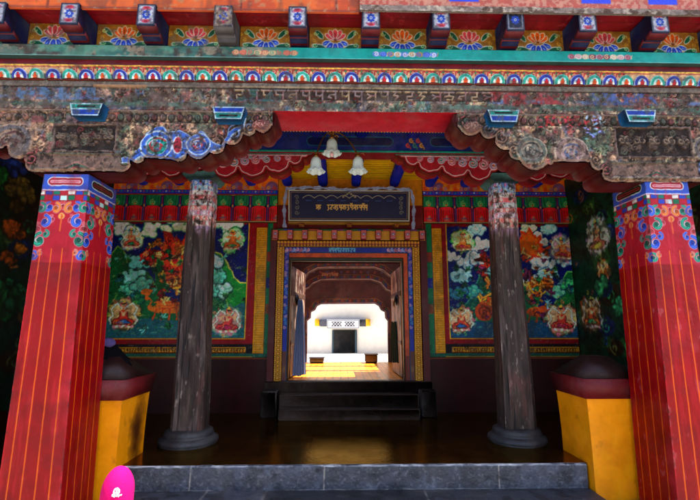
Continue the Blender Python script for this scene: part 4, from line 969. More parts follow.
def mural_right(c):
    q = lambda x, y: PYW(x, y); s = SW
    zt_, zb_ = zy(226), zy(338)
    c.rect(-4, 4, zb_, zt_, (.03,.08,.34))
    hill(c, q(440, 0)[0], q(500, 0)[0], zb_, zy(262), (.04,.26,.22), (.2,.5,.4), 2); hill(c, q(520, 0)[0], q(600, 0)[0], zb_, zy(258), (.05,.36,.18), (.4,.65,.35), 5)
    hill(c, q(455, 0)[0], q(530, 0)[0], zb_, zy(280), (.05,.34,.22), (.3,.55,.35), 7); hill(c, q(540, 0)[0], q(590, 0)[0], zb_, zy(275), (.06,.42,.20), (.3,.6,.35), 9)
    c.poly([q(445,340), q(445,310), q(480,322), q(540,320), q(582,326), q(582,340)], (.08,.24,.34))
    for (x, y, r, cc) in ((476,230,9,(.55,.75,.80)),(528,229,8,(.72,.85,.6)),(548,228,8,(.5,.72,.7)),(481,245,10,(.72,.86,.86)),(535,240,11,(.74,.87,.88)),(470,262,11,(.66,.84,.88)),(478,258,9,(.70,.85,.88)),(543,262,12,(.68,.85,.88)),(548,275,9,(.55,.78,.80)),(530,282,10,(.62,.82,.86)),(463,276,10,(.52,.78,.82)),(452,256,7,(.8,.82,.72)),(474,293,8,(.2,.5,.45)),(556,292,8,(.35,.65,.5)),(566,261,8,(.55,.75,.88)),(458,292,8,(.16,.42,.5)),(570,285,8,(.2,.6,.35))): cloud(c, *q(x, y), r*s, cc, (.03,.12,.28), x*3+y, 7)
    R = random.Random(19)
    for i in range(220):
        x, z = q(R.uniform(448, 578), R.uniform(268, 336)); k = R.uniform(.6, 1.5)
        c.line([(x-.02*k, z), (x, z+.02*k), (x+.02*k, z)], .007, R.choice([(.12,.50,.26),(.02,.16,.12),(.3,.55,.35),(.10,.35,.45),(.6,.6,.3)]), None, .8)
    x, z = q(528, 245); flames(c, x, z, 13*s, (.80,.18,.06), (.92,.32,.08), 5, 12, -1.2, 1.9)
    for (x, y, r, cc) in ((485,262,8,(.62,.16,.08)),(483,272,8,(.40,.12,.28)),(490,285,8,(.80,.45,.15)),(535,284,9,(.85,.42,.10)),(547,284,8,(.80,.36,.08)),(538,297,7,(.88,.60,.22)),(528,275,7,(.4,.15,.3)),(486,300,7,(.8,.5,.15))):
        blob(c, *q(x, y), r*s, cc, x+y)
    c.line([q(527,262), q(548,247), q(566,240)], .03, (.72,.22,.12))
    x, z = q(548, 312); c.ell(x, z, 22*s, 6*s, (.66,.26,.08)); 
    for k in range(4): c.line([q(530+k*8, 313), q(528+k*8, 322)], .028, (.5,.2,.08))
    c.ell(*q(484, 312), 9*s, 9*s, (.55,.22,.10)); c.line(curl(*q(484, 312), 6*s, 1.4), .02, (.3,.1,.06))
    crowd(c, q, s, (480,250,498,318), 16, [(.70,.18,.08),(.40,.12,.3),(.85,.5,.15),(.6,.25,.1)], 5); crowd(c, q, s, (522,240,555,318), 40, [(.85,.30,.08),(.78,.20,.08),(.88,.55,.16),(.4,.14,.3),(.65,.3,.1),(.9,.7,.4)], 6)
    crowd(c, q, s, (448,262,578,334), 40, [(.06,.42,.24),(.04,.25,.2),(.45,.75,.78),(.08,.30,.42),(.2,.55,.3)], 7)
    x, z = q(463, 241); figure(c, x, z, 13*s, (.72,.40,.16), halo=(.66,.85,.52), seed=14, hedge=(.2,.4,.2)); x, z = q(563, 248); figure(c, x, z, 15*s, (.75,.36,.20), halo=(.62,.50,.55), seed=15, hedge=(.2,.25,.4))
    x, z = q(461, 319); figure(c, x, z, 15*s, (.66,.22,.16), halo=(.78,.62,.48), seed=16); x, z = q(561, 318); figure(c, x, z, 17*s, (.66,.20,.16), halo=(.76,.60,.44), seed=17)
def gold_band(c, x0, x1, z0, z1, vert, seed):
    c.rect(x0, x1, z0, z1, (.60,.42,.08), .012)
    R = random.Random(seed)
    if vert:
        z = z0+.02
        while z < z1-.02: c.line([(x0+.02, z), (x1-.02, z)], .008, (.46,.32,.04), .010); c.line([(x0+R.uniform(.02,.06), z), (x0+R.uniform(.02,.06), z+.03)], .008, (.46,.32,.04)); z += .035
    else:
        x = x0+.02
        while x < x1-.04: x = letters(c, x, z0+.012, (z1-z0)*.62, 1, (.10,.05,.03), .010, int(x*100) % 97, .25)
        c.line([(x0, z0+.008), (x1, z0+.008)], .008, (.4,.2,.05))
def wall(name, xa, xb, side, paint, label):
    t = thing(name, ((xa+xb)/2, 6.65, FZ), label, 'wall', 'painted back walls either side of the doorway')
    zD = zy(357.5); zt_ = zC+.02
    # dado
    c = Cv(xa, xb, FZ, zD, .012, (.24,.012,.03)); c.tint(np.clip((c.noise(.3, 5)-.5)*4, 0, .5), (.14,.02,.03)); c.line([(xa, zD-.01), (xb, zD-.01)], .008, (.7,.4,.12))
    a = Acc(); c.to(a, (0, YW_-.012, 0)); a.box(xa, xb, YW_, YW_+.2, FZ, zt_, (.4,.03,.06)); a.build('dado', MURAL, t)
    c = Cv(xa, xb, zD+.002, zy(223.5), .0078, (.40,.03,.07))
    # mural field and borders, measured along the wall
    c.u=0; paint(c); c.warp(.012, .09, 5+side); c.warp(.006, .03, 15+side)
    bn = c.noise(.014, 6, 3); c.col *= (.86+.28*bn)[..., None]
    s = side
    if s < 0:
        X = lambda x: PYW(x, 280)[0]
        m0, m1, g0, g1, r1, e = X(247), X(253), X(255), X(266), X(271.5), xb
    else:
        X = lambda x: PYW(x, 280)[0]
        m0, m1, g0, g1, r1, e = X(448), X(444.5), X(443), X(433), X(427), xa
    lo, hi = min(m0, e), max(m0, e)
    zbm = zy(338)
    c.rect(xa, xb, c.zs[0], zbm, (.40,.03,.07)); c.rect(lo, hi, c.zs[0], c.zs[-1], (.42,.03,.08))
    def band(p, q_, zlo, zhi, cc, h=None): c.rect(min(p, q_), max(p, q_), zlo, zhi, cc, h)
    c.line([(m0, zbm-.01), (m0, zy(224))], .014, (.70,.55,.12), .01); c.line([(xa if s < 0 else m0, zbm-.01), (m0 if s < 0 else xb, zbm-.01)], .014, (.65,.5,.12), .01)
    zg0 = zy(352.5); zg1 = zy(347)
    # green outer line
    band(g1, r1, zy(355), c.zs[-1], (.05,.34,.22), .008); 
    band(min(xa, xb) if s < 0 else r1, r1 if s < 0 else max(xa, xb), c.zs[0], zg0-.01, (.03,.26,.20), .008)
    for i in range(3): band(g1+(r1-g1)*.1, r1, zy(262+i*26), zy(252+i*26), [(.42,.16,.12),(.08,.12,.40),(.36,.2,.12)][i], .01)
    band(r1, e, c.zs[0], c.zs[-1], (.35,.02,.05), .004)
    # black ground with gold letters at foot
    xl, xh = (xa, g0) if s < 0 else (g0, xb)
    c.rect(xl, xh, zg0-.008, zy(344), (.05,.03,.05)); gold_band(c, xl+.1, xh-(.1 if s < 0 else 0), zg0, zg1, False, 4)
    gold_band(c, min(g0, g1), max(g0, g1), zg0-.008, zy(228), True, 5)
    c.line([(g1, zg0-.02), (g1, zy(226))], .008, (.2,.1,.05)); 
    c.line([(xl, c.zs[0]+.01), (xh, c.zs[0]+.01)], .010, (.62,.40,.10), .01)
    c.col = np.clip(c.col*1.48, 0, 1); c.grain(.12, 9, .05); c.tint(np.clip((c.noise(.4, 17+side, 4)-.55)*5, 0, .22), (.20,.17,.12))
    c.tint(np.clip((c.noise(.025, 18+side, 3)-.72)*9, 0, .5), (.6,.55,.45))
    a = Acc(); c.to(a, (0, YW_-.02, 0)); a.build('mural', MURAL, t)
    fz1 = zy(191)
    c = Cv(xa, xb, zy(223.5)+.002, fz1, .0075, (.2,.1,.1)); frieze(c, xa, xb, fz1, zy(222.5), .09); c.grain(.1, 19, .04)
    a = Acc(); c.to(a, (0, YW_-.03, 0)); a.build('drape_frieze', PAINT, t)
    c = Cv(xa, xb, fz1+.004, zt_, .010, (1.0,.50,.02))
    for i in range(14):
        x = xa+.1+i*(xb-xa-.2)/13; cc = [(.95,.45,.02),(.55,.35,.55),(.9,.55,.1)][i % 3]
        c.ell(x, fz1+.05, .10, .10, cc); 
        for k in range(3): c.line(curl(x-.05+.05*k, fz1+.04+.03*(k % 2), .035, 1.2, k, 1, 12), .012, [(.85,.2,.05),(.98,.7,.2),(.6,.5,.75)][(i+k) % 3])
    a = Acc(); c.to(a, (0, YW_-.02, 0)); a.build('scroll_band', PAINT, t)
XL1, XR0 = PYW(275, 300)[0], PYW(425.5, 300)[0]
wall('painted_wall', -3.58, XL1-.004, -1, mural_left, 'painted wall left of the doorway with a rider mural among green hills')
wall('painted_wall', XR0+.004, 3.60, 1, mural_right, 'painted wall right of the doorway with pale blue clouds in its mural')

# side walls with dim figures
def side_wall(X, sgn, label):
    t = thing('side_wall', (X, 5.3, FZ), label, 'wall', 'painted side walls of the porch')
    c = Cv(4.04, 6.58, EYE-.9, zC, .011, (.04,.13,.09)); R = random.Random(int(X*10))
    for i in range(60):
        y = R.uniform(4, 6.6); z = R.uniform(EYE-.5, zC); r = R.uniform(.05, .16)
        c.ell(y, z, r*1.6, r, R.choice([(.04,.22,.12),(.03,.10,.10),(.10,.20,.10),(.04,.10,.20),(.12,.08,.05)]))
        c.line(curl(y, z, r*.8, 1.2, R.uniform(0, 6), R.choice((-1, 1)), 14), .02, R.choice([(.10,.40,.22),(.25,.3,.15),(.08,.2,.4),(.5,.3,.1)]))
    if sgn > 0:
        for (x, y, s_, h_, rb) in ((597,236,.30,(.50,.62,.55),(.5,.3,.25)), (592,312,.30,(.45,.34,.2),(.5,.2,.1)), (604,270,.16,(.5,.3,.1),(.5,.3,.1))):
            yy, zz = WX(x, y, X); figure(c, yy-.0, zz, s_, rb, halo=h_, seed=x)
        for i in range(5): cloud(c, 4.3+i*.4, EYE+.3+.25*sin(i*2), .16, (.12,.35,.22), (.03,.1,.08), i)
    else:
        for (x, y, s_, cc) in ((14,230,.14,(.50,.24,.05)), (8,258,.10,(.42,.20,.05)), (20,250,.08,(.5,.3,.08)), (16,206,.10,(.25,.2,.08))):
            yy, zz = WX(x, y, X); cloud(c, yy, zz, s_, cc, (.08,.06,.03), x)
        for (x, y, s_, cc) in ((6,178,.20,(.10,.40,.16)), (22,190,.2,(.35,.30,.12)), (4,300,.24,(.05,.26,.12)), (22,300,.2,(.04,.22,.12)), (12,165,.16,(.12,.22,.5))):
            yy, zz = WX(x, y, X); cloud(c, yy, zz, s_, cc, (.02,.06,.05), x)
        figure(c, 5.9, EYE+.9, .28, (.6,.2,.1), halo=(.5,.55,.4), seed=3); figure(c, 5.9, EYE+.1, .28, (.6,.2,.1), halo=(.5,.4,.3), seed=4)
    c.tint(np.clip((c.noise(.3, 9)-.45)*4, 0, 1)*.35, (.07,.05,.04)); c.grain(.25, 4, .04); c.col = np.clip(c.col*(2.3 if sgn > 0 else 1.3), 0, 1); c.warp(.02, .12, 3); c.warp(.01, .04, 4); c.tint(np.clip((c.noise(.05, 77, 4)-.5)*6, 0, 1)*.5, (.05,.07,.05))
    a = Acc(); n = (-sgn, 0, 0); c.to(a, (X-sgn*.01, 0, 0), (0, 1, 0), (0, 0, 1), n); a.build('mural', MURAL, t)
    a = Acc(); a.box(min(X, X+sgn*.3), max(X, X+sgn*.3), 4.04, 6.8, 0, zC+.05, (.28,.03,.05)); a.build('masonry', PAINT, t)
side_wall(-3.60, -1, 'dark green painted side wall with orange clouds, beyond the left red pillar')
side_wall(3.62, 1, 'dark painted side wall with two haloed figures, near the right red pillar')

# ------------------------------------------------------------------ doorway
dw = thing('doorway', (.06, 6.6, EYE-.8), 'carved and gilded doorway with nested blue, orange and beaded gold frames', 'doorway')
YD = 6.52
def dp(x, y): return W(x, y, YD)
oL, oR = dp(289.5, 300)[0], dp(403, 300)[0]; oT = dp(350, 261)[1]; oB = EYE-.80
xs_ = [dp(x, 300)[0] for x in (269.5, 276, 283.5, 288.0)]; xe_ = [dp(x, 300)[0] for x in (427.5, 420.5, 413, 408.5)]
zs_ = [dp(350, y)[1] for y in (230, 241, 247.5, 253, 257.5)]
fL, fR = (xs_[0], xs_[1], xs_[2], xs_[3], oL), (xe_[0], xe_[1], xe_[2], xe_[3], oR)
def ringpart(name, xo, xi, zo, zi, xo2, xi2, paint, y, m=PAINT, depth=.16):
    c = Cv(xo, xo2, oB, zo, .0065, (.5,.1,.1)); paint(c)
    hole = (c.xs[None] > xi-.003) & (c.xs[None] < xi2+.003) & (c.zs[:, None] < zi+.003)
    a = Acc(); c.to(a, (0, y, 0), mask=~hole)
    a.prism([(xo, oB), (xi, oB), (xi, zi), (xi2, zi), (xi2, oB), (xo2, oB), (xo2, zo), (xo, zo)], y+.004, y+depth, tuple(np.clip(np.array(c.col[c.H//2, 2])*.9, 0, 1)))
    return a.build(name, m, dw)
def p_outer(c): 
    c.col[:] = (.34,.03,.05)
    c.rect(xs_[0], xe_[0], zs_[1], zs_[0], (.40,.03,.06))
    x = xs_[0]; 
    c.rect(xs_[0]+.02, xe_[0]-.02, zs_[0]-.025, zs_[0], (.08,.42,.24), .012)
    for i in range(6): xx = xs_[0]+.2+i*.38; c.line([(xx, zs_[0]-.012), (xx+.14, zs_[0]-.012)], .02, [(.12,.3,.7),(.75,.3,.2),(.5,.2,.5)][i % 3], .014)
    c.rect(xs_[0]+.02, xe_[0]-.02, zs_[1], zs_[0]-.03, (.80,.58,.12), .002)
ringpart('outer_frame', xs_[0], xs_[1], zs_[0], zs_[1], xe_[0], xe_[1], p_outer, YD-.06, PAINT, .24)
def p_gold(c):
    c.col[:] = (.62,.42,.12)
    ww = xs_[2]-xs_[1]
    for k, xx in enumerate((xs_[1]+ww*.5, xe_[1]-ww*.5)):
        c.rect(xx-ww*.24, xx+ww*.24, oB, zs_[1], (.30,.10,.05), -.008)
        z = oB+.04
        while z < zs_[2]: c.ell(xx, z, ww*.22, .022, (.82,.58,.16), .012); z += .058
        for sx in (-1, 1):
            z = oB+.02
            while z < zs_[2]: c.ell(xx+sx*ww*.36, z, ww*.09, .012, (.9,.68,.25), .01); z += .03
    H = zs_[1]-zs_[2]; x = xs_[1]+.02
    c.rect(xs_[1], xe_[1], zs_[2], zs_[1], (.40,.20,.07), .0)
    while x < xe_[1]:
        c.ell(x, zs_[2]+H*.70, .022, H*.24, (.82,.58,.18), .012); c.ell(x, zs_[2]+H*.25, .016, H*.16, (.80,.54,.16), .01); x += .05
    c.line([(xs_[1], zs_[2]+H*.46), (xe_[1], zs_[2]+H*.46)], .012, (.55,.10,.08), .012)
ringpart('beaded_gold_frame', xs_[1]+.002, xs_[2], zs_[1]-.002, zs_[2], xe_[1]-.002, xe_[2], p_gold, YD-.035, PAINT, .2)
def p_blue(c):
    c.col[:] = (.07,.16,.58); H = zs_[2]-zs_[3]; ww = xs_[3]-xs_[2]
    for k, xx in enumerate(((xs_[2]+xs_[3])/2, (xe_[2]+xe_[3])/2)):
        c.rect(xx-ww, xx+ww, oB, oB+.42, (.40,.20,.16)); 
        for (z0, cc) in ((oB+.95, (.25,.55,.68)), (oB+1.4, (.3,.5,.75)), (zs_[3]-.12, (.55,.40,.70))):
            for i in range(7): c.line(curl(xx+.012*(i % 2*2-1), z0-.18+i*.055, .026, 1.2, i, 1 if i % 2 else -1, 12), .011, cc if i % 3 else (.75,.6,.65))
        c.ell(xx, oB+.16, .02, .05, (.5,.35,.2))
    xm_ = (xs_[2]+xe_[2])/2; zc_ = (zs_[2]+zs_[3])/2
    letters(c, xm_-.30, zc_-.028, .052, 10, (.45,.78,.85), .011, 4)
    for sx in (-1, 1):
        for i in range(7): scroll(c, xm_+sx*(.62+i*.055), zc_+.006*(i % 2), .026, [(.75,.5,.6),(.5,.55,.8),(.65,.3,.35)][i % 3], (.8,.75,.8), sx)
ringpart('blue_frame', xs_[2]+.002, xs_[3], zs_[2]-.002, zs_[3], xe_[2]-.002, xe_[3], p_blue, YD-.01, PAINT, .18)
def p_or(c):
    c.col[:] = (.80,.33,.10); c.rect(c.xs[0], c.xs[-1], oB, oB+.35, (.45,.15,.08)); c.tint(np.clip((c.noise(.1, 3)-.5)*4, 0, .5), (.55,.2,.08))
zi_ = zs_[4]; zi0 = zs_[3]
m_in = .018
ringpart('orange_frame', xs_[3]+.002, oL-m_in, zs_[3]-.002, zs_[4], xe_[3]-.002, oR+m_in, p_or, YD+.01, PAINT, .16)
def p_in(c): c.col[:] = (.22,.20,.12)
ringpart('inner_jamb', oL-m_in+.002, oL, zs_[4]-.002, oT, oR+m_in-.002, oR, p_in, YD+.03, PAINT, .20)
# small carved blocks on the lintel
for i in range(11):
    x = xs_[0]+.08+i*(xe_[0]-xs_[0]-.16)/10; z0, z1 = zs_[1]+.004, zs_[0]-.034
    a = Acc(); a.box(x-.042, x+.042, YD-.16, YD-.062, z0, z1, (.62,.22,.24), .006)
    c = Cv(-.036, .036, z0+.006, z1-.006, .006, (.78,.40,.38)); zc_ = (z0+z1)/2; c.line(curl(0, zc_, .026, 1.3), .010, (.35,.40,.62)); c.ell(0, zc_, .008, .008, WHT); c.rect(-.04, .04, z0, z0+.02, (.75,.5,.55))
    c.to(a, (x, YD-.163, 0)); a.build('lintel_block', PAINT, dw)
# wall over the lintel, yellow
a = Acc(); a.box(XL1, XR0, 6.62, 6.8, oT, zC+.02, (.5,.05,.06)); 
c = Cv(XL1, XR0, zs_[0]+.004, zC+.02, .012, (.86,.56,.05)); c.rect(XL1, XR0, zs_[0], zy(205), (.5,.05,.08)); c.grain(.1, 3, .05); c.to(a, (0, 6.6, 0)); a.build('lintel_wall', PAINT, dw)
for k, (xa_, xb_) in enumerate(((XL1-.004, oL-.1), (oR+.1, XR0+.004))):
    a = Acc(); a.box(xa_, xb_, 6.66, 6.8, 0, oT, (.3,.1,.08)); a.build('jamb_wall', PAINT, dw)
# door leaves, swung inwards
def leaf(xh, xe, sgn, pale):
    L = 1.05; n = 60
    c = Cv(0, L, oB+.02, oT-.05, .010, (.40,.26,.20) if not pale else (.62,.50,.42))  # right leaf coloured paler, standing in for light falling on it
    for k in range(5): c.line([(k*.21, 0), (k*.21, 9)], .012, (.16,.08,.06), -.006)
    c.tint(np.clip((c.noise(.12, 7+sgn, 5, .4)-.45)*5, 0, .8), (.24,.12,.10)); c.tint(np.clip((c.noise(.08, 17+sgn, 5, .4)-.55)*7, 0, .8), (.72,.66,.58))
    c.rect(0, L, oB+.5, oB+.56, (.35,.25,.2), .008); c.rect(0, L, oB+1.25, oB+1.33, (.35,.25,.2), .008)
    d = np.array([xe-xh, L, 0])/math.hypot(xe-xh, L)
    a = Acc(); nrm = (-sgn*d[1], sgn*d[0], 0)
    c.to(a, (xh, 6.74, 0), tuple(d), (0, 0, 1), nrm)
    P0 = np.array([xh, 6.74, 0]); P1 = P0+d*L; o_ = np.array(nrm)*-.05
    V = [tuple(P0+np.array([0, 0, z])+q) for z in (oB+.02, oT-.05) for q in (o_*.1, o_)]+[tuple(P1+np.array([0, 0, z])+q) for z in (oB+.02, oT-.05) for q in (o_*.1, o_)]
    a.raw(V, [[0, 1, 3, 2], [4, 6, 7, 5], [0, 4, 5, 1], [2, 3, 7, 6], [1, 5, 7, 3], [0, 2, 6, 4]], lin((.3,.18,.12)))
    o = a.build('door_leaf', PAINT, dw)
    a = Acc(); cc = P0+d*.30+np.array(nrm)*.02; zk = EYE+.40
    V = []; Fq = []
    rs = [(.0, .035), (.03, .034), (.055, .022), (.085, .014), (.10, .0)]
    for r_, h_ in rs:
        for i in range(20):
            t_ = 2*pi*i/20; p_ = cc+d*r_*cos(t_)+np.array([0, 0, zk+r_*sin(t_)])+np.array(nrm)*h_; V.append(tuple(p_))
    for k in range(4):
        for i in range(20): j = (i+1) % 20; Fq.append([k*20+i, k*20+j, (k+1)*20+j, (k+1)*20+i])
    a.raw(V, Fq, lin((.10,.08,.07))); a.tube([tuple(cc+d*.06*cos(t_)+np.array([0, 0, zk-.05+.06*sin(t_)])+np.array(nrm)*.04) for t_ in np.linspace(0, 6.283, 20)], .009, (.5,.38,.2)); a.build('knocker', BRASS, o, True)
leaf(oL+.005, oL+.13, -1, False) ; leaf(oR-.005, oR-.03, 1, True)
# sill and two dark steps before the door
ds = thing('door_steps', (.06, 6.2, FZ), 'dark worn steps rising to the doorway sill', 'steps')
for (x0, x1, y0, y1, z0, z1) in ((xs_[0]-.03, xe_[0]+.03, 6.45, 6.62, FZ, oB), (xs_[0]+.22, xe_[0]-.22, 6.25, 6.448, FZ, oB-.15), (xs_[0]+.24, xe_[0]-.24, 6.05, 6.248, FZ, oB-.31)):
    a = Acc(); a.box(x0, x1, y0, y1, z0, z1, (.32,.25,.21), .012); a.build('step', STONE, ds)
for x in (xs_[0]+.08, xe_[0]-.08):
    a = Acc(); a.box(x-.11, x+.11, 6.22, 6.446, FZ, oB-.10, (.17,.13,.11), .02); a.build('end_block', STONE, ds)

# name board above the door
sb = thing('name_board', (.1, 6.3, zy(227)), 'dark blue board with gold Tibetan lettering leaning over the doorway', 'sign')
bl, br = W(288, 210, 6.3)[0], W(410, 210, 6.3)[0]; z0 = W(350, 221.5, 6.36)[1]; z1 = W(350, 190, 6.26)[1]
hh = z1-z0; sl_ = -.10/hh
c = Cv(bl, br, 0, hh, .006, (.01,.03,.27))
m = (bl+br)/2
for b_, cc, w_ in ((.012, (.74,.72,.66), .018), (.040, (.62,.48,.22), .008)):
    c.line([(bl+b_, b_), (br-b_, b_), (br-b_, hh-b_), (bl+b_, hh-b_), (bl+b_, b_)], w_, cc, .01 if b_ < .02 else None)
n = 8
for i in range(n):
    x0_ = bl+.22+i*(br-bl-.44)/n; x1_ = x0_+(br-bl-.44)/n
    c.line([(x0_+(x1_-x0_)*t, hh*.74+.04*sin(pi*t)) for t in np.linspace(0, 1, 9)], .011, (.62,.60,.50))
    c.line([((x0_+x1_)/2-.04, hh*.66), ((x0_+x1_)/2+.04, hh*.66)], .009, (.20,.38,.62))
for sx in (-1, 1):
    x = m+sx*((br-bl)/2-.13)
    for k in range(4): c.line(curl(x, hh*(.28+.16*k), .035, 1.2, k, sx, 12), .010, (.50,.48,.40))
for k in range(7): c.ell(m+.03*(k-3), hh*.78+.02*(3-abs(k-3)), .015, .015, (.6,.56,.42))
x = m-.50; letters(c, x, hh*.38, .062, 2, (.90,.74,.38), .014, 3, .1); letters(c, x+.17, hh*.38, .066, 14, (.90,.74,.38), .014, 9, .0, .85); 
c.to(a := Acc(), (0, 6.36, z0), v=(0, sl_, 1)); 
V = [(bl, 6.37, z0), (br, 6.37, z0), (br, 6.27, z1), (bl, 6.27, z1), (bl, 6.42, z0), (br, 6.42, z0), (br, 6.32, z1), (bl, 6.32, z1)]
FQ = [[0, 3, 2, 1], [4, 5, 6, 7], [0, 1, 5, 4], [1, 2, 6, 5], [2, 3, 7, 6], [3, 0, 4, 7]]
a.raw(V, FQ, lin((.02,.03,.10))); a.build('board', FRESH, sb)
a = Acc(); a.box(bl+.0, br-.0, 6.34, 6.44, z0-.035, z0-.004, (.62,.44,.14), .006); 
for x in (bl+.2, m, br-.2): a.box(x-.04, x+.04, 6.32, 6.46, z0-.065, z0-.037, (.6,.36,.14), .006)
a.build('ledge', PAINT, sb)
# white ceremonial scarf draped along top and sides
def cloth(name, path, half, nrm, c, m, label, cat, amp=.012, n=60, seed=1):
    R = random.Random(seed); from_ = np.array(path, float)
    d = np.concatenate([[0], np.cumsum(np.linalg.norm(np.diff(from_, axis=0), axis=1))]); t = np.linspace(0, d[-1], n*len(path))
    P = np.stack([np.interp(t, d, from_[:, k]) for k in range(3)], 1)
    T = np.gradient(P, axis=0); T /= np.linalg.norm(T, axis=1)[:, None]
    N_ = np.array(nrm, float); B = np.cross(T, N_); B /= np.linalg.norm(B, axis=1)[:, None]
    u = np.linspace(-1, 1, 17)
    ph = np.cumsum(rng.rand(len(t))*.16)
    hw = half*(.8+.3*np.sin(ph*1.7+1)+.1*np.sin(ph*5))
    G = P[:, None]+B[:, None]*(u[None, :, None]*hw[:, None, None])+N_*(amp*np.sin(u[None]*6+ph[:, None]*2)+amp*.6*np.sin(u[None]*11-ph[:, None]*3))[..., None]
    a = Acc(); cc = np.tile(lin(c), (G.shape[0]*G.shape[1], 1)).reshape(G.shape)
    a.grid(G, cc); a.grid(G+N_*.004*-1, cc)
    o = a.build(name, m, None, True); tag(o, label, cat); return o
zt2 = z1+.015
cloth('silk_scarf', [(bl-.05, 6.34, z0-.10), (bl-.06, 6.30, z0+hh*.5), (bl-.02, 6.235, zt2-.01), (bl+.3, 6.235, zt2+.015), (m-.3, 6.235, zt2), (m, 6.235, zt2-.022), (m+.3, 6.235, zt2+.005), (br-.3, 6.235, zt2+.01), (br+.02, 6.235, zt2-.02), (br+.06, 6.30, z0+hh*.5), (br+.05, 6.34, z0-.12)], .026, (0, -1, .12), (.66,.69,.80), CLOTH, 'long white silk scarf draped over the blue name board', 'scarf')

# corridor beyond the door
CY1 = 9.75
cv = Cv(-1.6, 1.7, 6.62, CY1, .012, (.96,.60,.16))
for k in range(-14, 15): cv.line([(k*.12, 6), (k*.12, 10)], .007, (.34,.17,.05))
cv.grain(.25, 8, .1)
a = Acc(); cv.to(a, (0, 0, oB), (1, 0, 0), (0, 1, 0), (0, 0, 1)); a.box(-1.6, 1.7, 6.625, CY1, .0, oB-.004, (.3,.2,.1)); tag(a.build('corridor_floor', GOLDFLOOR), kind='structure')
hl = thing('inner_hall', (.06, 8.2, oB), 'dim passage behind the doorway with three nested bracketed arches', 'passage')
a = Acc(); a.box(-1.9, oL-.30, 6.82, CY1, 0, oT+.245, (.50,.36,.30)); a.build('wall', PAINT, hl); a = Acc(); a.box(oR+.30, 2.0, 6.82, CY1, 0, oB+1.35, (.50,.40,.34)); a.build('wall', PAINT, hl)  # right wall built low so sun can reach the passage floor
for y0_, y1_ in ((6.82, 7.05), (7.90, 8.1), (8.75, 8.95), (9.6, CY1)):  # unseen roof left open between strips to let sun onto the floor
    a = Acc(); a.box(-1.9, 2.0, y0_, y1_, oT+.25, oT+.35, (.25,.07,.06)); a.build('roof_strip', PAINT, hl)
AR = [(7.95, [(293,286),(298,281),(305,279),(309,273),(318,268.5),(330,268),(374,268),(383,271),(389,276),(396,279),(399,285)], (.20,.10,.09)),
      (8.8, [(299,298),(303,291),(309,288),(313,284),(321,280.5),(330,280),(371,280),(380,283),(386,290),(391,292),(394,300)], (.26,.09,.08)),
      (9.65, [(307,332),(307,321),(310.5,318),(311,312),(315,310),(317,306),(321,304),(375,303.5),(379,306),(381,310),(385,312),(385.5,318),(388,321),(388,332)], (.30,.16,.14))]
for k, (Y, pp, cc) in enumerate(AR):
    q = [W(x, y, Y) for x, y in pp]; q = [(q[0][0], oB)]+q+[(q[-1][0], oB)]
    xa_, xb_ = -1.6, 1.7; zt_ = oT+.24
    full = [(xa_, oB)]+q+[(xb_, oB), (xb_, zt_), (xa_, zt_)]
    a = Acc(); a.prism(full, Y+.01, Y+.12, cc)
    c = Cv(xa_, xb_, oB, zt_, .010, cc); D = c.psdf(full, c.xs[None], c.zs[:, None]); 
    hp = [(p[0], p[1]) for p in q]; D2 = np.full(D.shape, 9.0)
    for i in range(1, len(hp)-2):
        ax, az = hp[i]; bx, bz = hp[i+1]; vx, vz = bx-ax, bz-az; t_ = np.clip(((c.xs[None]-ax)*vx+(c.zs[:, None]-az)*vz)/(vx*vx+vz*vz+1e-9), 0, 1)
        D2 = np.minimum(D2, np.hypot(c.xs[None]-ax-t_*vx, c.zs[:, None]-az-t_*vz))
    c.put(slice(None), slice(None), np.abs(D2-.016)-.010, (.66,.60,.56) if k < 2 else (.55,.5,.55), .006)
    for i in range(70):      # painted blocks following the rim
        xx = xa_+.05+i*.045; m_ = (D2 > .045) & (D2 < .085) & (np.abs(c.xs[None]-xx) < .017); c.tint(m_*.8, [(.14,.22,.50),(.55,.32,.12),(.45,.12,.12),(.12,.34,.28)][(i+k) % 4])
    c.tint(((D2 > .10) & (D2 < .115))*.8, (.50,.36,.16)); c.tint(np.clip((c.noise(.2, 40+k, 4)-.5)*5, 0, 1)*.3, (.12,.08,.08))
    if k == 1: 
        zc_ = W(350, 274.5, Y)[1]; letters(c, W(325, 0, Y)[0], zc_-.03, .055, 9, (.60,.42,.28), .014, 5, .1)
        for i in range(12): c.line(curl(W(312+i*6, 0, Y)[0], zc_+.05, .03, 1.2, i, 1, 12), .012, [(.5,.25,.2),(.3,.3,.45)][i % 2])
    a_m = c.mask(full); c.ht[~a_m] = 0; c.to(a, (0, Y, 0), mask=a_m); a.build('arch', PAINT, hl)

# hanging cloths and little things in the passage
def drape(name, x0, x1, y0, y1, zt_, zb_, c, label, cat, folds=5, pinch=.5):
    n, m_ = 50, 40; G = np.zeros((n, m_, 3))
    for i in range(n):
        k = i/(n-1); w = pinch+(1-pinch)*(k**.6)
        for j in range(m_):
            u = j/(m_-1); uu = .5+(u-.5)*w
            G[i, j] = (x0+(x1-x0)*uu+.022*sin(u*folds*2*pi+k*1.5)*(y1-y0), y0+(y1-y0)*uu+.022*cos(u*folds*2*pi+k), zt_+(zb_-zt_)*k+.01*sin(u*9))
    cc = np.tile(lin(c), (n*m_, 1)).reshape(n, m_, 3); a = Acc(); a.grid(G, cc); a.grid(G+np.array([.004, .004, 0]), cc)
    return tag(a.build(name, CLOTH, None, True), label, cat)
drape('door_curtain', oL+.03, oL+.22, 6.78, 7.0, W(298, 300, 6.9)[1], oB+.03, (.50,.56,.68), 'pale blue grey curtain gathered inside the left side of the doorway', 'curtain', 5, .25)
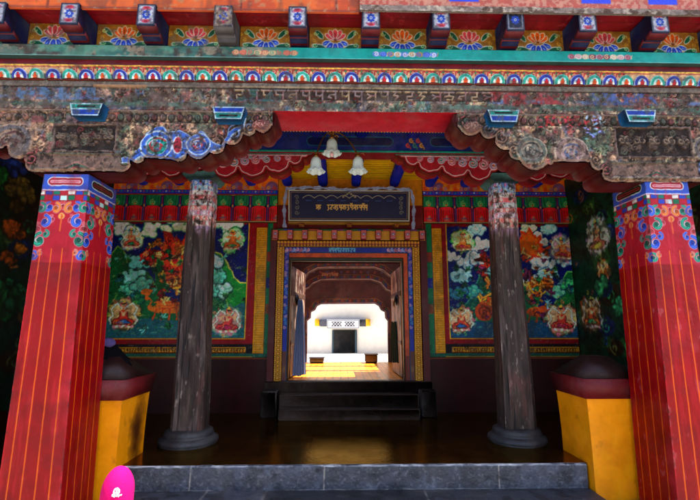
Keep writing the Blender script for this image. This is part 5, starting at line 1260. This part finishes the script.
drape('green_cloth', oR-.02, oR-.10, 7.05, 7.5, W(393, 322, 7.3)[1], W(393, 362, 7.3)[1], (.12,.20,.16), 'dark green cloth hanging on the right door leaf', 'cloth', 4, .5)
def wooden_box(x, y, w, d, h, c, label, z=oB):
    t = thing('wooden_box', (x, y, z), label, 'box', 'low boxes at the far end of the passage')
    a = Acc(); a.box(x-w/2, x+w/2, y-d/2, y+d/2, z+.03, z+h, c, .01)
    a.box(x-w*.45, x+w*.45, y-d*.42, y+d*.42, z, z+.029, c)
    a.build('chest', PAINT, t); a = Acc(); a.box(x-w/2-.015, x+w/2+.015, y-d/2-.015, y+d/2+.015, z+h+.002, z+h+.03, tuple(q*.8 for q in c), .008); a.build('lid', PAINT, t)
wooden_box(W(317, 360, 9.5)[0], 9.45, .30, .2, .10, (.30,.33,.42), 'low grey blue box at the far left end of the passage floor')
wooden_box(W(371, 360, 9.5)[0], 9.45, .26, .2, .17, (.28,.24,.26), 'taller dark box at the far right end of the passage floor')

# courtyard and the white building across it
slab('courtyard', -9, 9, CY1+.005, 26, -.3, EYE-1.62, (.80,.77,.72), GROUND)
fh = thing('white_hall', (.1, 26, EYE-1.62), 'sunlit white building across the courtyard with a small dark door', 'building')
YF = 25.9
a = Acc(); a.box(-9, 9, 26, 27, EYE-1.62, 10.5, (.92,.91,.89)); a.build('wall', WHITEW, fh)  # unseen upper part raised so the porch floor mirrors bright white
dl, dr = W(334, 340, YF)[0], W(355, 340, YF)[0]; dz0 = EYE-1.615; dz1 = W(345, 330, YF)[1]
a = Acc(); a.box(dl, dr, YF, 25.99, dz0, dz1, (.08,.10,.13)); a.build('door', PAINT, fh)
for x_ in (dl-.12, dr+.01):
    a = Acc(); a.box(x_, x_+.11, YF-.02, 25.99, dz0, dz1, (.30,.40,.46)); a.build('door_post', PAINT, fh)
a = Acc(); x0_, x1_ = W(324, 0, YF)[0], W(364, 0, YF)[0]
a.box(x0_, x1_, YF-.25, 25.99, W(0, 326.5, YF)[1], W(0, 319.5, YF)[1], (.35,.36,.42)); 
a.build('lintel', PAINT, fh)
for px_ in (321.5, 365.5):
    x = W(px_, 0, YF)[0]; a = Acc(); a.box(x-.13, x+.13, YF-.3, 25.99, W(0, 326, YF)[1], W(0, 319, YF)[1], (.90,.72,.12)); a.build('beam_end', PAINT, fh)
va = Cv(W(330, 0, YF)[0], W(358, 0, YF)[0], W(0, 328.5, YF)[1], W(0, 319.5, YF)[1], .02, (.88,.88,.88))
mx_ = (va.xs[0]+va.xs[-1])/2; mz_ = (va.zs[0]+va.zs[-1])/2
va.line([(va.xs[0]+.04, va.zs[0]+.04), (va.xs[-1]-.04, va.zs[0]+.04), (va.xs[-1]-.04, va.zs[-1]-.04), (va.xs[0]+.04, va.zs[-1]-.04), (va.xs[0]+.04, va.zs[0]+.04)], .03, (.25,.25,.3))
for sx in (-1, 1):
    for k in (-1, 0, 1):
        cx_ = mx_+sx*.38+k*.17
        va.line([(cx_-.11, mz_-.11), (cx_+.11, mz_+.11)], .04, (.15,.15,.2)); va.line([(cx_-.11, mz_+.11), (cx_+.11, mz_-.11)], .04, (.15,.15,.2))
    va.line([(mx_+sx*.38-.27, mz_-.12), (mx_+sx*.38+.27, mz_-.12)], .03, (.15,.15,.2)); va.line([(mx_+sx*.38-.27, mz_+.12), (mx_+sx*.38+.27, mz_+.12)], .03, (.15,.15,.2))
a = Acc(); va.to(a, (0, YF-.42, 0)); va.to(a, (0, YF-.40, 0)); a.build('knot_valance', CLOTH, fh)
a = Acc(); a.box(-9, 9, 25.6, 27, 10.5, 10.9, (.35,.1,.08)); a.build('parapet', PAINT, fh)
for nm, x0_, x1_, lb in (('courtyard_wall', -9.6, -9.02, 'whitewashed wall closing the left side of the courtyard'), ('courtyard_wall', 9.02, 9.6, 'whitewashed wall closing the right side of the courtyard')):
    a = Acc(); a.box(x0_, x1_, CY1, 27, -.3, 4.0, (.88,.86,.82)); tag(a.build(nm, WHITEW), lb, 'wall')

# ------------------------------------------------------------------ bell lamp
lp = thing('bell_lamp', (-.05, 4.72, zBB+.2), 'brass lamp with three frosted glass bell shades hung before the blue beam', 'lamp')
YL = 4.42
hub = W(332, 133, YL); hubp = (hub[0], YL, hub[1])
a = Acc(); a.tube([(hub[0]+.05, 4.735, hub[1]+.02), (hub[0]+.05, 4.6, hub[1]+.04), (hub[0], YL, hub[1])], .011, (.62,.45,.22))
a.lathe([(.0, hub[1]-.03), (.022, hub[1]-.02), (.03, hub[1]), (.02, hub[1]+.02), (.0, hub[1]+.04)], hub[0], YL, (.7,.5,.25), 16)
bells = [(332, 148, -.06), (316, 166, .0), (358, 166, .0)]
tops = []
for (x, y, dy) in bells:
    xx, zz = W(x, y-9, YL+dy); tops.append((xx, YL+dy, zz))
for (xx, yy, zz) in tops:
    m1 = ((hub[0]+xx)/2, (YL+yy)/2+.01, max(hub[1], zz)+.05)
    pts = []
    for k in range(13):
        t = k/12; pts.append(tuple((1-t)**2*np.array(hubp)+2*t*(1-t)*np.array(m1)+t*t*np.array((xx, yy, zz+.015))))
    a.tube(pts, .008, (.55,.40,.2)); a.lathe([(.012, zz+.04), (.024, zz+.02), (.028, zz), (.0, zz-.002)], xx, yy, (.6,.42,.2), 16)
    for s_ in (0, 1, 2):
        t0 = s_*2.1; a.tube([(xx+.02*cos(t0), yy+.02*sin(t0), zz+.03), (xx+.055*cos(t0), yy+.055*sin(t0), zz+.045), (xx+.07*cos(t0), yy+.07*sin(t0), zz+.02)], .005, (.65,.48,.3), 6)
a.build('arms', BRASS, lp, True)
for i, (xx, yy, zz) in enumerate(tops):
    s_ = 1.0; a = Acc(); prof = []
    out = [(.022, .0), (.038, -.012), (.052, -.035), (.058, -.07), (.060, -.10), (.066, -.13), (.082, -.155), (.098, -.172)]
    inn = [(.094, -.170), (.076, -.150), (.058, -.125), (.052, -.08), (.040, -.03), (.0, -.01)]
    V = []; seg = 48
    for k, (r, z) in enumerate(out+inn):
        w = max(0, (-z-.12)/.05)
        for j in range(seg):
            t = 2*pi*j/seg; rr = r*(1+.10*w*cos(8*t)); V.append((xx+rr*cos(t), yy+rr*sin(t), zz+z+.010*w*cos(8*t)))
    n_ = len(out+inn); Fq = [[k*seg+j, k*seg+(j+1) % seg, (k+1)*seg+(j+1) % seg, (k+1)*seg+j] for k in range(n_-1) for j in range(seg)]
    a.raw(V, Fq, lin((.80,.86,.86))); b = a.build('glass_shade', GLASS, lp, True)
    if i == 0:
        a = Acc(); a.lathe([(.0, zz-.21), (.018, zz-.195), (.022, zz-.175), (.012, zz-.15), (.0, zz-.14)], xx, yy, (.85,.7,.7), 14); a.build('bulb', GLASS, lp, True)

# ------------------------------------------------------------------ dark clothed visitor glimpsed behind the left pedestal, and child
def skin_body(name, pts, edges, m, col, parent, lv=2):
    me = bpy.data.meshes.new(name); pw_ = parent_world(parent)
    me.from_pydata([tuple(np.array(p[:3])-np.array(pw_)) for p in pts], edges, [])
    o = bpy.data.objects.new(name, me); COL.objects.link(o); o.parent = parent
    md = o.modifiers.new('Skin', 'SKIN'); md.use_smooth_shade = True
    if not me.skin_vertices: me.skin_vertices.new()
    for i, p in enumerate(pts):
        r = p[3]; me.skin_vertices[0].data[i].radius = r if isinstance(r, tuple) else (r, r)
    me.skin_vertices[0].data[0].use_root = True
    s2 = o.modifiers.new('Sub', 'SUBSURF'); s2.levels = lv; s2.render_levels = lv
    me.materials.append(mat('mat_'+name+'_%d' % int(sum(col)*1000), .8, .2, .12, 25, .3, 120, col=col)); return o
def person(px, py, rot, H, label, cap, jacket, trousers, capcol):
    """standing figure of height H with its back to us; modelled at the origin, then set down"""
    t = thing('person', (px, py, 0), label, 'person'); s = H/1.0
    hw = .105*s
    X, Y = px, py
    def p(x, y, z, r): return (X+x*s, Y+y*s, z*s, (r[0]*s, r[1]*s) if isinstance(r, tuple) else r*s)
    pts = [p(0,0,.47,(.095,.07)), p(0,0,.56,(.085,.065)), p(0,-.005,.68,(.10,.07)), p(0,0,.76,(.085,.055)), p(0,.005,.81,.038), p(0,.01,.85,.035),
           p(-.115,0,.745,.040), p(-.15,.01,.62,.034), p(-.155,.04,.50,.028), p(.115,0,.745,.040), p(.15,.01,.62,.034), p(.155,.04,.50,.028),
           p(-.055,0,.42,.062), p(-.06,.005,.24,.045), p(-.06,-.005,.06,.034), p(-.06,.05,.025,.028), p(.055,0,.42,.062), p(.06,.005,.24,.045), p(.06,-.005,.06,.034), p(.06,.05,.025,.028)]
    E_ = [(0,1),(1,2),(2,3),(3,4),(4,5),(3,6),(6,7),(7,8),(3,9),(9,10),(10,11),(0,12),(12,13),(13,14),(14,15),(0,16),(16,17),(17,18),(18,19)]
    skin_body('body', pts, E_, SKIN, jacket, t)
    # hands with fingers
    for sx in (-1, 1):
        hp = []; he = []
        bx, by, bz = sx*.157, .05, .46
        hp.append(p(sx*.155, .042, .49, .018)); hp.append(p(bx, by, bz, (.022, .013))); he.append((0, 1))
        hp.append(p(bx, by+.004, bz-.03, (.022, .012))); he.append((1, 2))
        for f in range(4):
            n0 = len(hp); L = (.034, .040, .037, .028)[f]
            hp.append(p(bx, by+.020-f*.013, bz-.05, .0062)); hp.append(p(bx-sx*.004, by+.020-f*.013, bz-.05-L*.5, .0058)); hp.append(p(bx-sx*.013, by+.020-f*.013, bz-.05-L, .005))
            he += [(2, n0), (n0, n0+1), (n0+1, n0+2)]
        n0 = len(hp); hp.append(p(bx-sx*.006, by+.028, bz-.018, .0065)); hp.append(p(bx-sx*.010, by+.036, bz-.042, .0055)); he += [(1, n0), (n0, n0+1)]
        skin_body('hand', hp, he, SKIN, (.72,.50,.40), t, 1)
    # trousers overlay
    tp = [p(0,0,.48,(.100,.075)), p(-.055,0,.42,.066), p(-.06,.005,.24,.052), p(-.06,-.003,.08,.044), p(.055,0,.42,.066), p(.06,.005,.24,.052), p(.06,-.003,.08,.044)]
    skin_body('trousers', tp, [(0,1),(1,2),(2,3),(0,4),(4,5),(5,6)], SKIN, trousers, t)
    # head
    n, m_ = 24, 32; V = []; hc = (X, Y+.012*s, .915*s)
    rx, ry, rz = (.057*s, .067*s, .090*s) if cap else (.068*s, .080*s, .090*s)
    for i in range(n+1):
        th = pi*i/n
        for j in range(m_):
            ph = 2*pi*j/m_; x, y, z = sin(th)*cos(ph), sin(th)*sin(ph), cos(th)
            k = 1-.22*max(0, -z)**1.5
            d = 1.0
            if y > .3: # face looks to +Y
                d += .16*math.exp(-((x/.13)**2+((z+.12)/.16)**2)) - .07*(math.exp(-(((x-.34)/.16)**2+((z-.05)/.12)**2))+math.exp(-(((x+.34)/.16)**2+((z-.05)/.12)**2))) + .04*math.exp(-((x/.25)**2+((z+.48)/.07)**2))
            V.append((hc[0]+x*rx*k*d, hc[1]+y*ry*k*d, hc[2]+z*rz))
    Fq = [[i*m_+j, (i+1)*m_+j, (i+1)*m_+(j+1) % m_, i*m_+(j+1) % m_] for i in range(n) for j in range(m_)]
    a = Acc(); a.raw(V, Fq, lin((.74,.52,.42)))
    for sx in (-1, 1):      # ears
        pts_ = [(hc[0]+sx*(rx+.004*s), hc[1]-.004*s+.012*s*cos(q), hc[2]-.005*s+.02*s*sin(q)) for q in np.linspace(0, 6.28, 14)]; a.tube(pts_, .005*s, (.72,.48,.38), 6)
    h = a.build('head', SKIN, t, True)
    for sx in (-1, 1):
        a = Acc(); a.lathe([(.0, hc[2]+.014*s), (.008*s, hc[2]+.010*s), (.011*s, hc[2]+.004*s), (.008*s, hc[2]-.003*s), (0, hc[2]-.007*s)], hc[0]+sx*.026*s, hc[1]+ry*.84, (.08,.05,.04), 12); a.build('eye', SKIN, h, True)
    # cap / hair
    V = []; n2 = 14
    for i in range(n2+1):
        th = (pi*(.80 if cap else .62))*i/n2
        for j in range(m_):
            ph = 2*pi*j/m_; x, y, z = sin(th)*cos(ph), sin(th)*sin(ph), cos(th)
            k = 1.16 if cap else 1.08
            hz = z*rz*k; kz = 1-.22*max(0, -z)**1.5
            if cap: kz = 1 if z < 0 else kz; x, y = (x/max(.05, sin(th)), y/max(.05, sin(th))) if z < 0 else (x, y); hz *= 1.15
            if y > .35 and z < .22: hz = .22*rz*k
            V.append((hc[0]+x*rx*k*kz, hc[1]+y*ry*k*kz-.004*s, hc[2]+hz+.006*s))
    a = Acc(); a.raw(V, [[i*m_+j, (i+1)*m_+j, (i+1)*m_+(j+1) % m_, i*m_+(j+1) % m_] for i in range(n2) for j in range(m_)], lin(capcol))
    cp = a.build('cap' if cap else 'hair', CLOTH if cap else SKIN, t, True)
    sol = cp.modifiers.new('Solid', 'SOLIDIFY'); sol.thickness = .006*s; sol.offset = 1
    if cap:
        # emblem on the back of the crown
        a = Acc()
        def on(u, w):   # point on the crown's back
            th = pi/2-(.15+w); ph = -pi/2+u*1.15+.43; k = 1.16+.012+.07
            return (hc[0]+sin(th)*cos(ph)*rx*k, hc[1]+sin(th)*sin(ph)*ry*k-.004*s, hc[2]+cos(th)*rz*1.16+.006*s)
        for seq, r in (([(.14*cos(q)+.0, .20+.15*sin(q)) for q in np.linspace(0, 6.3, 18)], .0042), ([(-.05, .28), (.05, .24), (-.04, .19), (.06, .15)], .004), ([(-.16, .05), (-.08, .0), (-.02, .05), (.04, 0)], .0036), ([(.08, .04), (.12, -.02), (.18, .03), (.25, .01), (.27, .06)], .0036), ([(-.17, .12), (-.2, .03)], .0035), ([(.0, .30), (.0, .12)], .004)):
            a.tube([on(u, w) for u, w in seq], r*s, (.95,.93,.95), 6)
        a.build('emblem', CLOTH, cp, True)
    for sx in (-1, 1):
        a = Acc(); n = 14; V = []
        a.box(X+(sx*.06-.032)*s, X+(sx*.06+.032)*s, Y-.04*s, Y+.095*s, 0.004, .045*s, (.85,.85,.85), .012); a.build('shoe', CLOTH, t)
    return t
cz_ = W(119, 467, 2.2); cs_ = cz_[1]/1.045
person(cz_[0], 2.2, 0, cs_, 'child in a bright pink cap with a white emblem, standing by the left pillar', True, (.30,.08,.35), (.12,.14,.28), (.80,.05,.40))
# cloth bundle on the left pedestal
bx, bz = W(104, 352, 4.42); bt = thing('cloth_bundle', (-2.28, 4.42, pz-.10), 'dark cloth bundle with a pale lavender fold, lying on the left pedestal', 'bundle')
def lump(cx, cy, cz, rx, ry, rz, c, seed):
    n, m_ = 20, 28; V = []; R = random.Random(seed); f = [(R.uniform(2, 5), R.uniform(0, 6), R.uniform(.03, .08)) for _ in range(5)]
    for i in range(n+1):
        th = pi*i/n
        for j in range(m_):
            ph = 2*pi*j/m_; k = 1+sum(q[2]*sin(q[0]*ph+q[1]+th*3) for q in f)*sin(th)
            V.append((cx+sin(th)*cos(ph)*rx*k, cy+sin(th)*sin(ph)*ry*k, cz+cos(th)*rz*k))
    a = Acc(); a.raw(V, [[i*m_+j, (i+1)*m_+j, (i+1)*m_+(j+1) % m_, i*m_+(j+1) % m_] for i in range(n) for j in range(m_)], lin(c)); return a
n_, m_ = 26, 40; V = []
for i in range(n_+1):       # a heap of dark cloth slumped over the sloping top
    k = i/n_; z = pz+.13-.25*k
    for j in range(m_):
        ph = 2*pi*j/m_; rr = .03+.25*k**.75+.018*k*sin(ph*7+k*4)+.012*k*sin(ph*13-k*6)
        V.append((-2.33+rr*cos(ph)*1.05, 4.42+rr*sin(ph)*.8, z+.010*sin(ph*3)))
a = Acc(); a.raw(V, [[i*m_+j, (i+1)*m_+j, (i+1)*m_+(j+1) % m_, i*m_+(j+1) % m_] for i in range(n_) for j in range(m_)]+[list(range(m_))], lin((.06,.05,.07))); a.build('dark_cloth', CLOTH, bt, True)
lump(W(108, 341, 4.40)[0], 4.40, W(108, 343, 4.40)[1], .07, .06, .05, (.40,.34,.52), 5).build('lavender_fold', CLOTH, bt, True)

# ------------------------------------------------------------------ camera, light, sky
cam = bpy.data.cameras.new('Camera'); co = bpy.data.objects.new('Camera', cam); COL.objects.link(co)
cam.sensor_width = 36; cam.lens = F/700*36; cam.clip_end = 500; cam.clip_start = .05
co.location = (0, 0, EYE); co.rotation_euler = (pi/2+TILT, 0, -YAW); C.camera = co
SUN_EL = radians(68)
sd = np.array([cos(SUN_EL)*sin(radians(86)), cos(SUN_EL)*cos(radians(86)), sin(SUN_EL)])   # towards the sun
from mathutils import Vector
sun = bpy.data.lights.new('Sun', 'SUN'); sun.energy = 4.8; sun.angle = radians(.5); sun.color = (1, .95, .87)
so = bpy.data.objects.new('Sun', sun); COL.objects.link(so); so.rotation_euler = Vector(sd).to_track_quat('Z', 'Y').to_euler(); so.location = (3, -3, 12)
w = bpy.data.worlds.new('World'); C.world = w; w.use_nodes = True
nt = w.node_tree; sky = nt.nodes.new('ShaderNodeTexSky'); sky.sky_type = 'NISHITA'; sky.sun_disc = False; sky.sun_elevation = SUN_EL; sky.sun_rotation = radians(86); sky.altitude = 300; sky.dust_density = 3.5; sky.air_density = .8
bg = nt.nodes['Background']; nt.links.new(sky.outputs[0], bg.inputs[0]); bg.inputs[1].default_value = .15
C.view_settings.view_transform = 'Standard'; C.view_settings.look = 'None'; C.view_settings.exposure = 1.95; C.view_settings.gamma = 1
C.render.engine = 'CYCLES'; C.cycles.max_bounces = 8; C.cycles.diffuse_bounces = 5; C.cycles.use_denoising = True
